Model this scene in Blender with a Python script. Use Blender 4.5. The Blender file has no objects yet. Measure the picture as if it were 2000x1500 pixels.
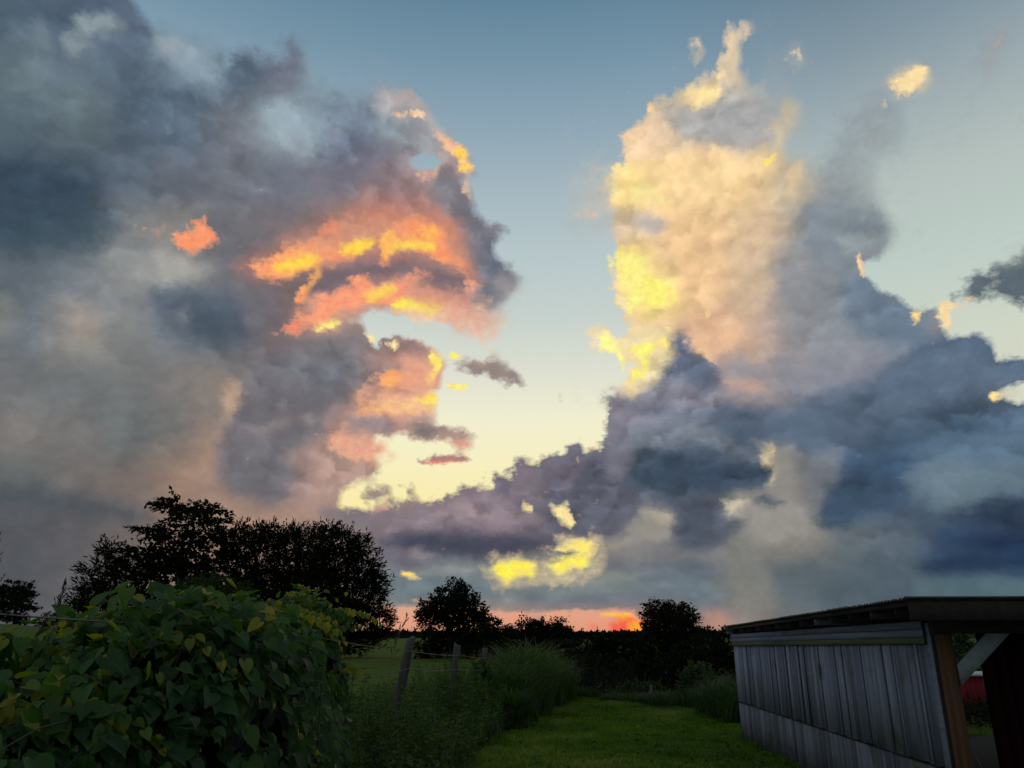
import bpy, bmesh, math, random
import numpy as np
from mathutils import Vector, Matrix, noise as mnoise

scene = bpy.context.scene
R = math.radians

# ------------------------------------------------------------------ camera
FOC, PITCH, EYE = 1480.0, R(18.3), 1.70          # focal length in pixels of a 2000 px wide frame
cam_d = bpy.data.cameras.new('camera')
cam_d.sensor_width = 36.0
cam_d.lens = 36.0 * FOC / 2000.0
cam_d.clip_start = 0.05
cam_d.clip_end = 5000.0
cam = bpy.data.objects.new('camera', cam_d)
cam.location = (0, 0, EYE)
cam.rotation_euler = (R(90) + PITCH, 0, 0)
scene.collection.objects.link(cam)
scene.camera = cam

# ------------------------------------------------------------------ exposure, render settings
scene.view_settings.view_transform = 'Standard'
scene.view_settings.look = 'None'
scene.view_settings.exposure = 0.0
scene.view_settings.gamma = 1.0
scene.cycles.max_bounces = 5
scene.cycles.diffuse_bounces = 2
scene.cycles.glossy_bounces = 2
scene.cycles.transmission_bounces = 3
scene.cycles.transparent_max_bounces = 8
scene.cycles.caustics_reflective = False
scene.cycles.caustics_refractive = False

# ------------------------------------------------------------------ sun (set behind cloud at the horizon)
SUN_AZ, SUN_EL = 8.5, 1.2
sun_d = bpy.data.lights.new('sun', 'SUN')
sun_d.energy = 0.25
sun_d.angle = R(3.0)
sun_d.color = (1.0, 0.50, 0.22)
sun = bpy.data.objects.new('sun', sun_d)
sd = Vector((math.sin(R(SUN_AZ)) * math.cos(R(SUN_EL)), math.cos(R(SUN_AZ)) * math.cos(R(SUN_EL)), math.sin(R(SUN_EL))))
sun.rotation_euler = sd.to_track_quat('Z', 'Y').to_euler()
scene.collection.objects.link(sun)

# ------------------------------------------------------------------ the evening sky
# A world shader in azimuth / elevation.  Clear-sky ramps, a cloud body field and a
# field of sunlit cloud, all broken up by fractal noise.
def lin(c):
    c = np.asarray(c, float) / 255.0
    return np.where(c <= 0.04045, c / 12.92, ((c + 0.055) / 1.055) ** 2.4)

AZ0, AZ1, EL0, EL1 = -42.0, 42.0, -3.0, 47.0
SEG, BAND = 8, 40
NU, NV = SEG * 31, BAND * 4
gu = AZ0 + (AZ1 - AZ0) * np.arange(NU + 1) / NU
gv = EL0 + (EL1 - EL0) * np.arange(NV + 1) / NV
AZ, EL = np.meshgrid(np.radians(gu), np.radians(gv))
dx, dy, dz = np.sin(AZ) * np.cos(EL), np.cos(AZ) * np.cos(EL), np.sin(EL)
cp, sp = math.cos(PITCH), math.sin(PITCH)
dep = dy * cp + dz * sp
PX = 1000 + FOC * dx / dep                        # the same directions on a chart 2000 wide, 1500 high
PY = 750 - FOC * (dz * cp - dy * sp) / dep

def vnoise(x, y, seed):
    xi, yi = np.floor(x).astype(int), np.floor(y).astype(int)
    fx, fy = x - xi, y - yi
    fx, fy = fx * fx * (3 - 2 * fx), fy * fy * (3 - 2 * fy)
    def h(a, b):
        n = (a * 374761393 + b * 668265263 + seed * 1274126177) & 0xffffffff
        n = ((n ^ (n >> 13)) * 1274126177) & 0xffffffff
        return ((n ^ (n >> 16)) & 0xffff) / 65535.0
    return (h(xi, yi) * (1 - fx) + h(xi + 1, yi) * fx) * (1 - fy) + (h(xi, yi + 1) * (1 - fx) + h(xi + 1, yi + 1) * fx) * fy

def fbm(x, y, seed, o=4):
    s, a, t = 0, 0.5, 0
    for i in range(o):
        s = s + a * vnoise(x * 2 ** i + 17 * i, y * 2 ** i - 9 * i, seed + i)
        t += a; a *= 0.55
    return s / t - 0.5

# cloud body colours every 100 px of the chart: rows y = 50, 150 ... 1250
GRID = '''
85,103,118 84,100,118 88,103,122 118,138,150 122,145,162 108,117,130 130,140,150 150,155,162 150,155,162 150,155,162 150,160,170 150,160,165 160,165,165 165,168,168 190,184,172 150,160,165 135,148,158 135,148,158 130,145,155 140,142,148
95,110,118 100,116,127 92,108,122 112,128,143 90,104,120 108,112,124 125,143,156 150,155,162 155,155,160 150,155,162 160,165,168 175,172,165 185,178,165 205,188,160 190,180,165 155,162,165 140,150,158 140,150,158 140,150,155 140,148,152
88,104,115 92,107,114 84,98,112 90,104,120 98,106,116 130,145,155 106,115,130 128,132,142 152,150,155 150,155,160 160,165,168 185,180,172 222,194,155 182,176,166 172,174,172 185,178,162 140,150,157 133,144,152 140,150,155 150,156,158
60,76,92 78,92,105 90,101,114 100,106,116 104,109,118 112,118,130 122,118,128 140,122,126 168,145,142 140,140,145 170,175,175 200,190,175 240,208,152 240,206,150 236,203,155 196,182,156 140,147,147 150,160,160 160,168,165 165,172,170
66,84,97 80,95,104 130,134,136 140,136,132 112,112,118 122,112,116 155,122,112 185,125,108 176,126,112 125,122,128 170,172,172 195,188,175 222,194,158 238,200,150 228,195,150 165,156,146 124,136,144 142,150,152 160,168,165 165,172,168
98,107,115 118,124,130 140,142,142 130,136,138 112,114,120 126,108,108 128,108,110 132,110,114 160,124,118 118,120,128 170,160,155 205,190,175 232,212,155 236,196,146 212,184,150 150,145,142 120,135,147 115,131,147 140,150,155 90,103,112
110,117,124 150,145,138 128,130,130 110,118,127 82,94,106 122,104,105 150,138,136 145,130,130 225,180,165 230,200,175 215,200,180 225,205,180 228,204,172 190,165,142 212,176,150 158,152,155 138,144,155 125,137,150 98,116,137 95,115,138
114,116,118 110,115,117 116,117,117 125,120,118 134,124,116 106,109,115 116,111,117 172,130,118 195,150,132 150,135,130 160,150,145 170,150,140 142,140,150 128,132,145 150,145,149 138,140,150 95,114,138 74,99,128 77,102,131 90,115,140
122,118,115 115,113,112 106,111,112 126,116,110 122,112,111 112,108,112 150,122,118 188,148,134 190,160,150 165,145,140 125,118,125 118,117,126 110,116,128 84,100,117 72,90,108 85,99,115 70,92,117 58,80,107 80,103,125 88,111,132
98,102,104 112,107,105 122,111,106 150,126,112 112,104,106 116,108,111 170,142,130 158,135,132 140,124,128 120,112,120 96,93,109 88,90,108 85,94,110 64,81,98 62,78,93 122,120,120 62,83,106 62,84,108 85,105,118 75,98,115
88,90,96 98,95,98 112,103,101 152,126,113 167,136,118 163,137,124 152,131,126 120,112,121 84,85,101 80,82,98 85,87,102 80,82,98 120,120,125 76,88,103 125,126,122 130,128,122 98,108,115 85,98,110 50,72,98 30,48,78
84,88,93 95,94,97 112,103,101 140,120,110 150,126,113 150,128,118 140,125,122 118,128,132 115,128,133 120,130,131 110,122,126 108,122,128 108,122,130 105,118,128 118,122,121 90,105,112 80,96,106 76,92,105 56,78,102 72,96,110
90,90,92 98,95,97 112,103,101 150,126,113 180,145,122 190,150,125 200,155,125 215,158,122 220,158,120 220,155,120 225,150,120 225,145,115 215,140,112 190,140,118 150,132,122 110,116,116 84,102,110 80,98,108 75,96,108 75,96,108
'''
G = lin(np.array([[list(map(float, c.split(','))) for c in row.split()] for row in GRID.strip().split('\n')]))
def sample_grid(px, py):
    wx = px + 45 * fbm(px / 90, py / 90, 5); wy = py + 45 * fbm(px / 90, py / 90, 6)
    gx = np.clip((wx - 50) / 100, 0, 18.999); gy = np.clip((wy - 50) / 100, 0, 11.999)
    ix, iy = gx.astype(int), gy.astype(int)
    fx, fy = gx - ix, gy - iy
    fx, fy = (fx * fx * (3 - 2 * fx))[..., None], (fy * fy * (3 - 2 * fy))[..., None]
    return (G[iy, ix] * (1 - fx) + G[iy, ix + 1] * fx) * (1 - fy) + (G[iy + 1, ix] * (1 - fx) + G[iy + 1, ix + 1] * fx) * fy

body = sample_grid(PX, PY)
glow = np.tile(lin((250, 190, 130)), PX.shape + (1,))
A1 = np.zeros(PX.shape)
A2 = np.zeros(PX.shape)
SF = np.zeros(PX.shape)

def sdist(pts, px, py):
    """signed distance to a closed outline, positive inside"""
    d = np.full(px.shape, 1e9); ins = np.zeros(px.shape, bool)
    n = len(pts)
    for i in range(n):
        x0, y0 = pts[i]; x1, y1 = pts[(i + 1) % n]
        ex, ey = x1 - x0, y1 - y0
        t = np.clip(((px - x0) * ex + (py - y0) * ey) / (ex * ex + ey * ey + 1e-9), 0, 1)
        d = np.minimum(d, np.hypot(px - x0 - t * ex, py - y0 - t * ey))
        c = ((y0 > py) != (y1 > py)) & (px < (x1 - x0) * (py - y0) / (y1 - y0 + 1e-9) + x0)
        ins ^= c
    return np.where(ins, d, -d)

def soft(s, w):
    t = np.clip(0.5 + s / (2 * w), 0, 1)
    return t * t * (3 - 2 * t)

NS = [100]
def shape_sd(pts, rough):
    NS[0] += 7
    px = PX + rough * 2 * fbm(PX / 55, PY / 55, NS[0]); py = PY + rough * 2 * fbm(PX / 55, PY / 55, NS[0] + 3)
    return sdist(pts, px, py)

def P(s):
    v = list(map(float, s.replace(',', ' ').split()))
    return list(zip(v[0::2], v[1::2]))

def ell(cx, cy, rx, ry, ang=0):
    a = R(ang)
    return [(cx + rx * math.cos(t) * math.cos(a) - ry * math.sin(t) * math.sin(a),
             cy + rx * math.cos(t) * math.sin(a) + ry * math.sin(t) * math.cos(a)) for t in np.linspace(0, 2 * math.pi, 20)[:-1]]

def cover(pts, w=26, rough=10, op=1.0):          # where there is cloud
    global A1
    A1 = A1 + (1 - A1) * op * soft(shape_sd(pts, rough), w)

def clear(pts, w=26, rough=10, op=1.0):          # a gap of clear sky
    global A1
    A1 = A1 * (1 - op * soft(shape_sd(pts, rough), w))

def tone(pts, col, w=40, rough=14, op=1.0):      # the colour of the cloud itself
    global body
    a = (op * soft(shape_sd(pts, rough), w))[..., None]
    body = body * (1 - a) + lin(col) * a

def lit(pts, col, w=24, rough=10, op=1.0):       # cloud that catches the sun
    global glow, A2
    s = shape_sd(pts, rough)
    a = soft(s + w * 0.5, w * 0.9)[..., None]
    glow = glow * (1 - a) + lin(col) * a
    A2 = A2 + (1 - A2) * op * soft(s, w)

def hazy(pts, w=60, op=1.0):                     # where the cloud edge is blurred, not crisp
    global SF
    SF = SF + (1 - SF) * op * soft(shape_sd(pts, 14), w)

def unlit(pts, w=20, rough=8, op=1.0):
    global A2
    A2 = A2 * (1 - op * soft(shape_sd(pts, rough), w))

SH = np.zeros(PX.shape)
def puffs(pts, n, r0, r1, k, light, asp=0.75, seed=0):
    """rounded billows: lit on the side towards `light` (chart direction), shaded on the other"""
    global SH
    r = np.random.default_rng(900 + seed)
    m = soft(sdist(pts, PX, PY) - 6, 16)
    xs, ys = [p[0] for p in pts], [p[1] for p in pts]
    lx, ly = light; L = math.hypot(lx, ly); lx, ly = lx / L, ly / L
    c = []
    while len(c) < n:
        x, y = r.uniform(min(xs), max(xs)), r.uniform(min(ys), max(ys))
        if sdist(pts, np.array([x]), np.array([y]))[0] > -8: c.append((x, y, r0 + (r1 - r0) * r.random() ** 1.6))
    c.sort(key=lambda q: q[0] * lx + q[1] * ly, reverse=False)
    wx = PX + 16 * fbm(PX / 28, PY / 28, 400 + seed); wy = PY + 16 * fbm(PX / 28, PY / 28, 404 + seed)
    for x, y, rad in reversed(c):
        dx_, dy_ = (wx - x) / rad, (wy - y) / (rad * asp)
        e = dx_ * dx_ + dy_ * dy_
        w = np.clip((1 - e) / 0.40, 0, 1); w = w * w * (3 - 2 * w)
        v = np.clip(dx_ * lx + dy_ * ly, -1, 1)
        SH = SH * (1 - w * m) + w * m * k * (v * 0.9 + 0.12)

# ---- the cloud outlines
cover(P('-400 -400 235 -400 250 0 285 45 330 62 425 92 440 118 470 98 500 112 540 112 572 78 592 110 600 150 640 180 700 192 745 172 800 182 835 218 850 238 885 252 862 262 900 288 918 315 926 340 908 352 922 388 950 432 992 452 965 470 985 508 1018 545 990 580 965 612 985 628 960 650 900 655 860 632 800 622 735 612 700 628 500 700 300 800 -400 800'), 30, 14)
cover(P('-400 700 500 640 660 640 705 632 722 660 742 690 760 700 800 690 848 690 862 712 856 742 842 762 852 800 830 815 800 835 740 850 725 880 742 905 738 930 700 945 668 955 672 990 730 1000 760 1010 760 1400 -400 1400'), 26, 10)
clear(P('715 625 760 612 830 618 870 640 870 665 830 668 760 672 735 668'), 24, 5)
clear(ell(832, 316, 30, 13), 16, 3)
clear(ell(385, 130, 48, 22, 25), 60, 14, 0.55)
clear(P('500 215 540 205 620 215 680 190 740 200 700 225 660 250 610 285 560 260 520 240'), 60, 14, 0.6)
clear(ell(755, 250, 28, 14), 40, 6, 0.6)
# right-hand tower and mass
cover(P('1342 122 1350 95 1360 76 1372 78 1380 100 1366 122 1352 130'), 20, 8, 0.8)
cover(P('1418 88 1428 60 1436 52 1442 70 1450 44 1462 46 1466 66 1452 84 1446 110 1440 140 1452 175 1500 230 1530 300 1580 320 1620 300 1640 250 1690 190 1740 190 1765 220 1760 290 1720 310 1700 330 1720 400 1745 450 1720 500 1690 510 1680 530 1720 570 1760 580 1790 610 1830 600 1850 660 1900 650 1960 680 2020 700 2100 700 2100 1400 1100 1400 740 1400 740 990 830 985 900 955 960 950 950 925 985 935 1010 900 1050 900 1100 880 1130 858 1140 880 1175 870 1180 800 1200 765 1240 720 1200 690 1150 668 1140 640 1165 635 1185 660 1240 660 1212 600 1195 560 1200 480 1190 460 1195 440 1185 360 1190 335 1215 320 1220 260 1262 230 1265 200 1290 195 1320 180 1345 160 1375 150 1398 130 1410 105'), 24, 11)
clear(P('1640 190 1600 215 1575 250 1580 300 1545 300 1535 270 1560 230 1570 180 1500 120 1560 60 1700 100'), 40, 8, 0.7)
cover(P('1110 400 1130 350 1165 330 1195 340 1195 430 1160 445 1130 445'), 60, 14, 0.55)
cover(ell(1560, 110, 12, 26, -10), 24, 4, 0.6)
cover(ell(1775, 158, 42, 26, -28), 22, 7)
cover(ell(1723, 213, 9, 14), 18, 3, 0.7)
cover(ell(1945, 95, 12, 60, 22), 34, 6, 0.5)
cover(P('1860 590 1885 555 1930 525 1980 495 2060 470 2060 600 1960 590 1900 585'), 34, 12, 0.85)
clear(P('1950 700 1985 690 2060 690 2060 660 1960 655'), 20, 5)
clear(P('1940 775 1975 750 2060 735 2060 790 1985 785'), 20, 6, 0.8)
clear(P('1070 985 1095 985 1118 1010 1115 1030 1085 1015'), 18, 5)
clear(P('1020 975 1040 985 1040 1003 1020 995'), 16, 4, 0.8)
clear(P('1085 1065 1130 1052 1165 1060 1160 1082 1120 1075'), 16, 5, 0.9)
clear(P('1072 1105 1110 1088 1150 1085 1152 1100 1135 1115 1115 1108 1085 1120'), 16, 4)
clear(P('970 1100 1000 1100 1038 1100 1036 1128 1010 1125 985 1140 972 1125'), 16, 4)
clear(ell(802, 1124, 14, 7, 15), 14, 3, 0.9)
clear(P('1498 875 1515 880 1525 905 1515 925 1520 960 1500 950'), 16, 4, 0.35)
clear(P('740 1182 900 1186 1000 1196 1120 1190 1240 1192 1262 1240 1262 1290 740 1290'), 10, 2)
hazy(P('1500 30 2100 30 2100 470 1760 500 1700 480 1600 380 1540 330 1500 240'), 40)
hazy(P('1100 200 1190 200 1190 470 1100 470'), 24)
hazy(P('230 20 780 20 780 215 860 240 800 330 560 330 230 260'), 34, .8)
hazy(P('930 560 1040 540 1040 690 880 690'), 30, .6)
hazy(P('1130 620 1180 700 1230 790 1130 800'), 20, .5)
clear(P('1560 150 1680 150 1800 170 1800 330 1740 400 1700 400 1640 330 1560 330'), 50, 14, .45)
cover(P('1440 150 1500 140 1540 190 1560 230 1530 290 1480 300 1440 240'), 60, 16, .55)
cover(P('1510 290 1516 235 1535 200 1555 205 1558 225 1540 255 1525 290'), 22, 8, .8)
cover(P('1540 350 1558 325 1575 318 1570 345 1552 375'), 20, 8, .7)
clear(P('1690 520 1700 515 1725 560 1700 545'), 14, 4, .6)
clear(P('806 306 826 298 850 300 862 312 850 328 818 330'), 14, 4)
cover(P('735 175 745 168 760 178 800 172 815 190 790 200 750 195'), 18, 6, .7)
# small clouds in the gap
cover(P('880 712 930 705 965 695 1000 718 1020 735 1025 752 990 745 950 732 905 722'), 22, 7, 0.95)
cover(P('745 660 770 650 820 665 850 690 862 712 856 760 740 760'), 18, 5)
cover(P('800 830 830 818 880 832 930 845 915 855 860 850 825 862 800 855'), 20, 6, 0.9)
cover(P('818 895 860 888 905 890 925 900 880 906 830 906'), 13, 3)
cover(P('705 965 735 945 765 950 770 975 735 980'), 18, 6, 0.85)
cover(P('785 950 812 945 810 975 795 980'), 16, 5, 0.75)
cover(ell(895, 862, 42, 18, 20), 24, 8, 0.5)
cover(ell(1098, 778, 8, 12, -20), 14, 3, 0.45)
cover(ell(1142, 834, 12, 5), 12, 2, 0.4)
cover(P('770 985 800 980 850 985 840 1000 770 1000'), 16, 4, 0.8)
cover(P('1020 1205 1050 1195 1070 1205 1050 1216'), 14, 4, 0.6)
cover(ell(1215, 1232, 40, 5), 10, 3, 0.5)

# ---- cloud tones: dark and pale masses
tone(ell(90, 30, 90, 24), (72, 88, 106), 60, 20, .8)
tone(ell(225, 25, 60, 30, 30), (84, 98, 116), 40, 16, .7)
tone(ell(60, 105, 60, 26, 60), (108, 124, 134), 50, 20, .7)
tone(ell(205, 48, 34, 12, 20), (140, 156, 160), 26, 14, .8)
tone(ell(160, 90, 20, 40, 20), (125, 138, 142), 30, 14, .6)
tone(ell(330, 95, 12, 8, 40), (215, 190, 155), 12, 4, .9)
tone(ell(390, 130, 60, 30, 30), (134, 154, 170), 50, 14, .8)
tone(ell(500, 130, 60, 40), (94, 108, 124), 40, 12, .8)
tone(ell(555, 130, 34, 40), (104, 112, 126), 30, 12, .8)
tone(ell(260, 180, 130, 40, 20), (80, 96, 112), 70, 20, .7)
tone(ell(160, 195, 50, 25, 20), (108, 122, 126), 50, 20, .6)
tone(ell(480, 270, 50, 60, 10), (125, 128, 138), 60, 20, .7)
tone(ell(560, 235, 60, 30, 30), (150, 165, 172), 40, 18, .8)
tone(ell(680, 250, 60, 50, 30), (100, 112, 130), 44, 20, .85)
tone(ell(700, 300, 60, 60), (110, 112, 128), 50, 20, .7)
tone(ell(800, 210, 50, 22, 10), (160, 158, 160), 30, 14, .7)
tone(ell(870, 360, 26, 28), (118, 116, 124), 26, 8, .8)
tone(ell(40, 380, 150, 70, 0), (56, 72, 88), 80, 24, .9)
tone(ell(120, 440, 110, 34, 0), (68, 86, 98), 50, 20, .9)
tone(ell(900, 350, 26, 70, 15), (190, 160, 150), 30, 10, .6)
tone(ell(820, 400, 90, 40, 20), (150, 122, 122), 50, 20, .5)
tone(ell(380, 610, 90, 40, 15), (92, 104, 118), 50, 16, .85)
tone(ell(425, 635, 50, 28, 0), (72, 86, 99), 34, 12, .9)
tone(ell(340, 530, 70, 16, 0), (165, 163, 158), 34, 12, .7)
tone(ell(150, 620, 24, 34, 0), (165, 152, 142), 34, 10, .6)
tone(ell(5, 620, 16, 34, 0), (150, 150, 142), 30, 10, .6)
tone(ell(200, 580, 34, 14, 20), (118, 124, 130), 24, 10, .7)
tone(ell(960, 480, 34, 60, -10), (112, 116, 126), 30, 12, .8)
tone(ell(985, 555, 40, 34, -30), (118, 118, 126), 24, 10, .8)
tone(ell(995, 590, 30, 20, -30), (205, 185, 170), 24, 10, .6)
tone(ell(945, 440, 20, 34, 0), (150, 145, 148), 24, 10, .6)
tone(P('480 500 520 535 560 620 540 650 480 660 420 560'), (108, 106, 114), 40, 12, .8)
tone(P('640 500 720 480 780 500 860 500 920 540 930 600 880 590 800 560 700 580 620 600 600 560'), (124, 108, 116), 30, 10, .9)
tone(P('470 520 560 470 660 430 740 400 860 400 920 450 940 540 900 520 860 480 760 440 700 470 600 500 520 540'), (200, 132, 112), 36, 14, .75)
tone(P('560 640 600 590 700 560 800 560 900 590 960 640 900 620 800 610 700 600 640 640'), (214, 150, 128), 26, 12, .75)
tone(P('700 690 800 700 850 720 850 800 760 810 690 790 700 750'), (196, 140, 122), 36, 12, .6)
tone(ell(690, 610, 50, 12, -5), (138, 138, 142), 20, 8, .9)
tone(P('560 665 640 650 700 640 740 700 780 720 760 780 640 800 500 790 470 740'), (118, 116, 122), 50, 14, .8)
tone(ell(610, 730, 90, 34, -5), (106, 110, 118), 40, 16, .8)
tone(ell(800, 680, 40, 16, 10), (138, 120, 124), 18, 8, .9)
tone(ell(455, 770, 12, 24, 10), (196, 162, 134), 22, 6, .8)
tone(P('455 760 500 740 560 760 640 820 640 900 600 960 540 980 480 965 425 925 435 880 455 820'), (112, 108, 113), 26, 12, .9)
tone(P('400 840 432 850 428 890 424 930 440 960 520 985 600 990 640 1020 500 1050 400 1000 360 920'), (180, 146, 126), 40, 14, .6)
tone(ell(660, 890, 70, 70, 0), (186, 148, 134), 46, 16, .8)
tone(ell(700, 920, 40, 26, 0), (176, 140, 130), 24, 8, .9)
tone(ell(270, 815, 90, 44, 10), (104, 109, 110), 50, 16, .7)
tone(P('-60 945 60 950 160 965 260 985 300 1010 240 1018 120 998 -60 985'), (74, 84, 92), 26, 10, .85)
tone(ell(60, 1060, 90, 60, 0), (84, 87, 93), 60, 16, .6)
tone(P('625 1000 680 990 735 1000 745 1025 680 1035 640 1020'), (112, 112, 120), 20, 8, .7)
tone(ell(655, 955, 16, 10), (150, 138, 134), 14, 5, .6)
# purple-grey stack over the horizon
tone(P('720 1015 780 995 830 990 900 958 960 955 1000 1000 1060 1020 1060 1050 900 1040 740 1040'), (132, 118, 126), 26, 12, .9)
tone(ell(980, 990, 40, 26, 10), (116, 106, 118), 24, 10, .8)
tone(P('740 1060 800 1040 900 1045 1050 1052 1130 1070 1145 1085 1060 1096 960 1098 900 1085 820 1080 760 1070'), (68, 72, 90), 18, 6, .95)
tone(P('745 1085 810 1082 870 1098 860 1110 810 1120 780 1112'), (98, 98, 112), 16, 6, .8)
tone(ell(822, 1085, 24, 10, 10), (150, 140, 142), 14, 5, .7)
tone(P('1000 905 1050 900 1075 940 1070 1000 1040 1000 1000 985 960 950 955 930'), (108, 102, 114), 20, 8, .9)
tone(P('1080 930 1100 885 1140 880 1190 900 1210 960 1235 1010 1200 1045 1150 1055 1125 1000 1100 960'), (92, 93, 106), 26, 10, .9)
tone(ell(1122, 868, 18, 14), (110, 104, 116), 14, 6, .8)
tone(ell(1045, 925, 22, 14, -20), (120, 112, 124), 18, 8, .7)
tone(P('1120 1040 1180 1040 1240 1010 1260 980 1330 1000 1320 1060 1240 1090 1160 1090'), (138, 136, 134), 26, 12, .7)
tone(ell(1270, 1030, 50, 14, 0), (160, 152, 138), 24, 10, .7)
tone(ell(1200, 1058, 40, 10, 0), (165, 155, 140), 18, 8, .6)
tone(P('1185 880 1230 840 1300 825 1380 830 1420 860 1350 880 1260 900'), (112, 116, 128), 30, 12, .7)
tone(P('1200 920 1260 890 1340 880 1440 900 1520 920 1500 955 1400 965 1280 960'), (66, 82, 98), 34, 10, .9)
tone(ell(1370, 935, 110, 16, 3), (56, 72, 90), 20, 8, .7)
tone(P('1310 975 1380 975 1400 1000 1460 1010 1400 1040 1380 1072 1340 1050 1315 1030'), (72, 82, 98), 24, 10, .9)
tone(ell(1450, 1015, 30, 9, -15), (98, 102, 112), 14, 6, .7)
tone(P('1400 975 1480 965 1545 960 1580 1010 1500 1020 1440 1010'), (150, 145, 135), 30, 12, .8)
tone(P('1500 880 1530 870 1560 900 1560 960 1590 1000 1570 1030 1480 1060 1500 980'), (142, 139, 134), 34, 14, .6)
tone(ell(1505, 905, 12, 18, 10), (196, 180, 145), 12, 5, .9)
tone(P('1280 680 1300 665 1340 640 1345 660 1390 700 1410 750 1380 790 1300 790 1230 780 1260 745 1275 715'), (98, 108, 126), 18, 8, .92)
tone(ell(1330, 665, 22, 16, 0), (100, 108, 122), 12, 6, .9)
tone(P('1180 800 1210 775 1270 745 1330 735 1390 790 1400 820 1300 830 1200 870 1180 860'), (130, 128, 142), 26, 10, .85)
tone(P('1280 815 1360 790 1420 810 1360 835 1280 835'), (134, 132, 144), 24, 10, .6)
tone(P('1400 800 1450 780 1550 800 1640 790 1620 840 1560 860 1480 870 1420 850'), (76, 94, 116), 30, 12, .8)
tone(ell(1525, 712, 28, 14, 10), (118, 128, 144), 18, 8, .7)
tone(ell(1470, 745, 44, 14, 20), (188, 160, 148), 18, 8, .55)
tone(P('1400 700 1440 700 1480 750 1540 800 1460 790 1420 770'), (160, 146, 145), 26, 10, .7)
tone(P('1640 520 1690 540 1740 590 1780 620 1760 680 1700 700 1640 640'), (104, 124, 142), 34, 10, .85)
tone(P('1560 400 1640 390 1700 410 1740 440 1720 500 1680 500 1640 480 1600 520 1560 480'), (122, 134, 142), 34, 12, .7)
tone(ell(1600, 590, 90, 130, 0), (140, 142, 146), 80, 16, .55)
tone(ell(1480, 600, 60, 120, 0), (188, 165, 148), 70, 16, .4)
tone(P('1600 700 1680 660 1760 680 1720 740 1640 760 1560 750'), (152, 150, 158), 40, 14, .7)
tone(P('1800 680 1850 650 1920 660 1990 700 2060 720 2060 780 1960 780 1850 800 1740 830 1640 860 1600 840 1700 780 1760 740'), (80, 102, 126), 34, 12, .85)
tone(P('1680 870 1740 840 1830 805 1900 800 1960 820 1860 850 1780 880 1720 900'), (62, 86, 110), 30, 12, .85)
tone(ell(1800, 830, 130, 18, -20), (62, 86, 110), 24, 10, .6)
tone(P('1590 1010 1630 960 1680 920 1740 930 1745 970 1700 1000 1640 1025'), (50, 72, 97), 24, 10, .92)
tone(P('1740 860 1800 840 1900 830 2060 830 2060 900 1900 900 1800 920'), (88, 110, 130), 30, 12, .5)
tone(P('1780 960 1860 930 1960 925 2060 930 2060 970 1920 990 1820 1010'), (98, 116, 126), 34, 12, .7)
tone(P('1650 1120 1750 1100 1850 1120 1850 1160 1700 1165'), (82, 98, 108), 20, 8, .5)
tone(P('1850 1010 1920 985 2060 960 2060 1050 1930 1035 1870 1030'), (46, 62, 84), 30, 10, .85)
tone(P('1790 1110 1860 1085 2060 1070 2060 1132 1960 1118 1860 1118'), (36, 56, 82), 16, 5, .95)
tone(P('1780 1135 1860 1128 1960 1132 2060 1142 2060 1170 1780 1170'), (84, 108, 116), 12, 4, .8)
tone(P('1500 1100 1590 1095 1600 1130 1520 1135'), (82, 98, 106), 24, 8, .7)
tone(P('1430 1140 1500 1130 1520 1180 1450 1200'), (134, 134, 124), 24, 8, .6)
tone(ell(1560, 1035, 60, 20), (136, 134, 128), 34, 12, .6)
tone(P('740 1130 900 1120 1000 1145 1200 1130 1400 1140 1420 1180 1200 1190 1000 1186 740 1180'), (104, 122, 130), 22, 8, .55)
tone(ell(1100, 1140, 120, 18, 0), (128, 136, 132), 22, 10, .6)
tone(ell(900, 1105, 70, 12, 0), (132, 140, 138), 18, 8, .6)
tone(P('1020 1195 1130 1188 1250 1194 1250 1202 1130 1198 1020 1204'), (150, 130, 128), 12, 3, .6)
tone(P('1380 1200 1420 1195 1440 1230 1400 1240'), (190, 140, 122), 16, 5, .7)
tone(P('1860 590 1900 555 1960 530 2060 500 2060 600 1960 590'), (92, 105, 114), 24, 8, .9)
tone(ell(1840, 620, 26, 40, 40), (140, 138, 142), 16, 6, .8)
# pale tower
tone(ell(1210, 365, 22, 40), (250, 218, 150), 22, 6, .9)
tone(ell(1368, 182, 34, 16, -15), (246, 214, 155), 14, 6, .9)
tone(ell(1270, 216, 8, 12), (240, 208, 155), 8, 2, .9)
tone(ell(1250, 275, 30, 18, -20), (222, 198, 168), 18, 6, .8)
tone(ell(1315, 255, 50, 14, 0), (170, 165, 160), 24, 8, .7)
tone(ell(1420, 230, 60, 22, 0), (170, 175, 175), 30, 10, .7)
tone(ell(1280, 345, 60, 40), (246, 212, 150), 40, 12, .7)
tone(ell(1400, 350, 80, 44), (240, 205, 152), 40, 14, .7)
tone(ell(1265, 435, 34, 22, 20), (196, 182, 168), 20, 8, .85)
tone(ell(1340, 420, 60, 40), (240, 202, 150), 40, 14, .6)
tone(ell(1536, 225, 16, 30, 25), (205, 188, 160), 20, 6, .8)
tone(ell(1560, 110, 12, 26), (200, 190, 170), 20, 4, .8)
tone(ell(1550, 340, 24, 12, -40), (222, 196, 160), 16, 6, .8)
tone(ell(1775, 158, 50, 34), (240, 212, 160), 20, 4)
tone(ell(1945, 95, 24, 70, 22), (160, 150, 152), 20, 4)
tone(ell(1370, 100, 40, 40), (190, 184, 170), 20, 4, .8)
tone(ell(1430, 110, 30, 60, 15), (222, 202, 170), 24, 6, .8)
tone(ell(1400, 640, 60, 30, 10), (226, 182, 150), 30, 10, .7)
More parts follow.
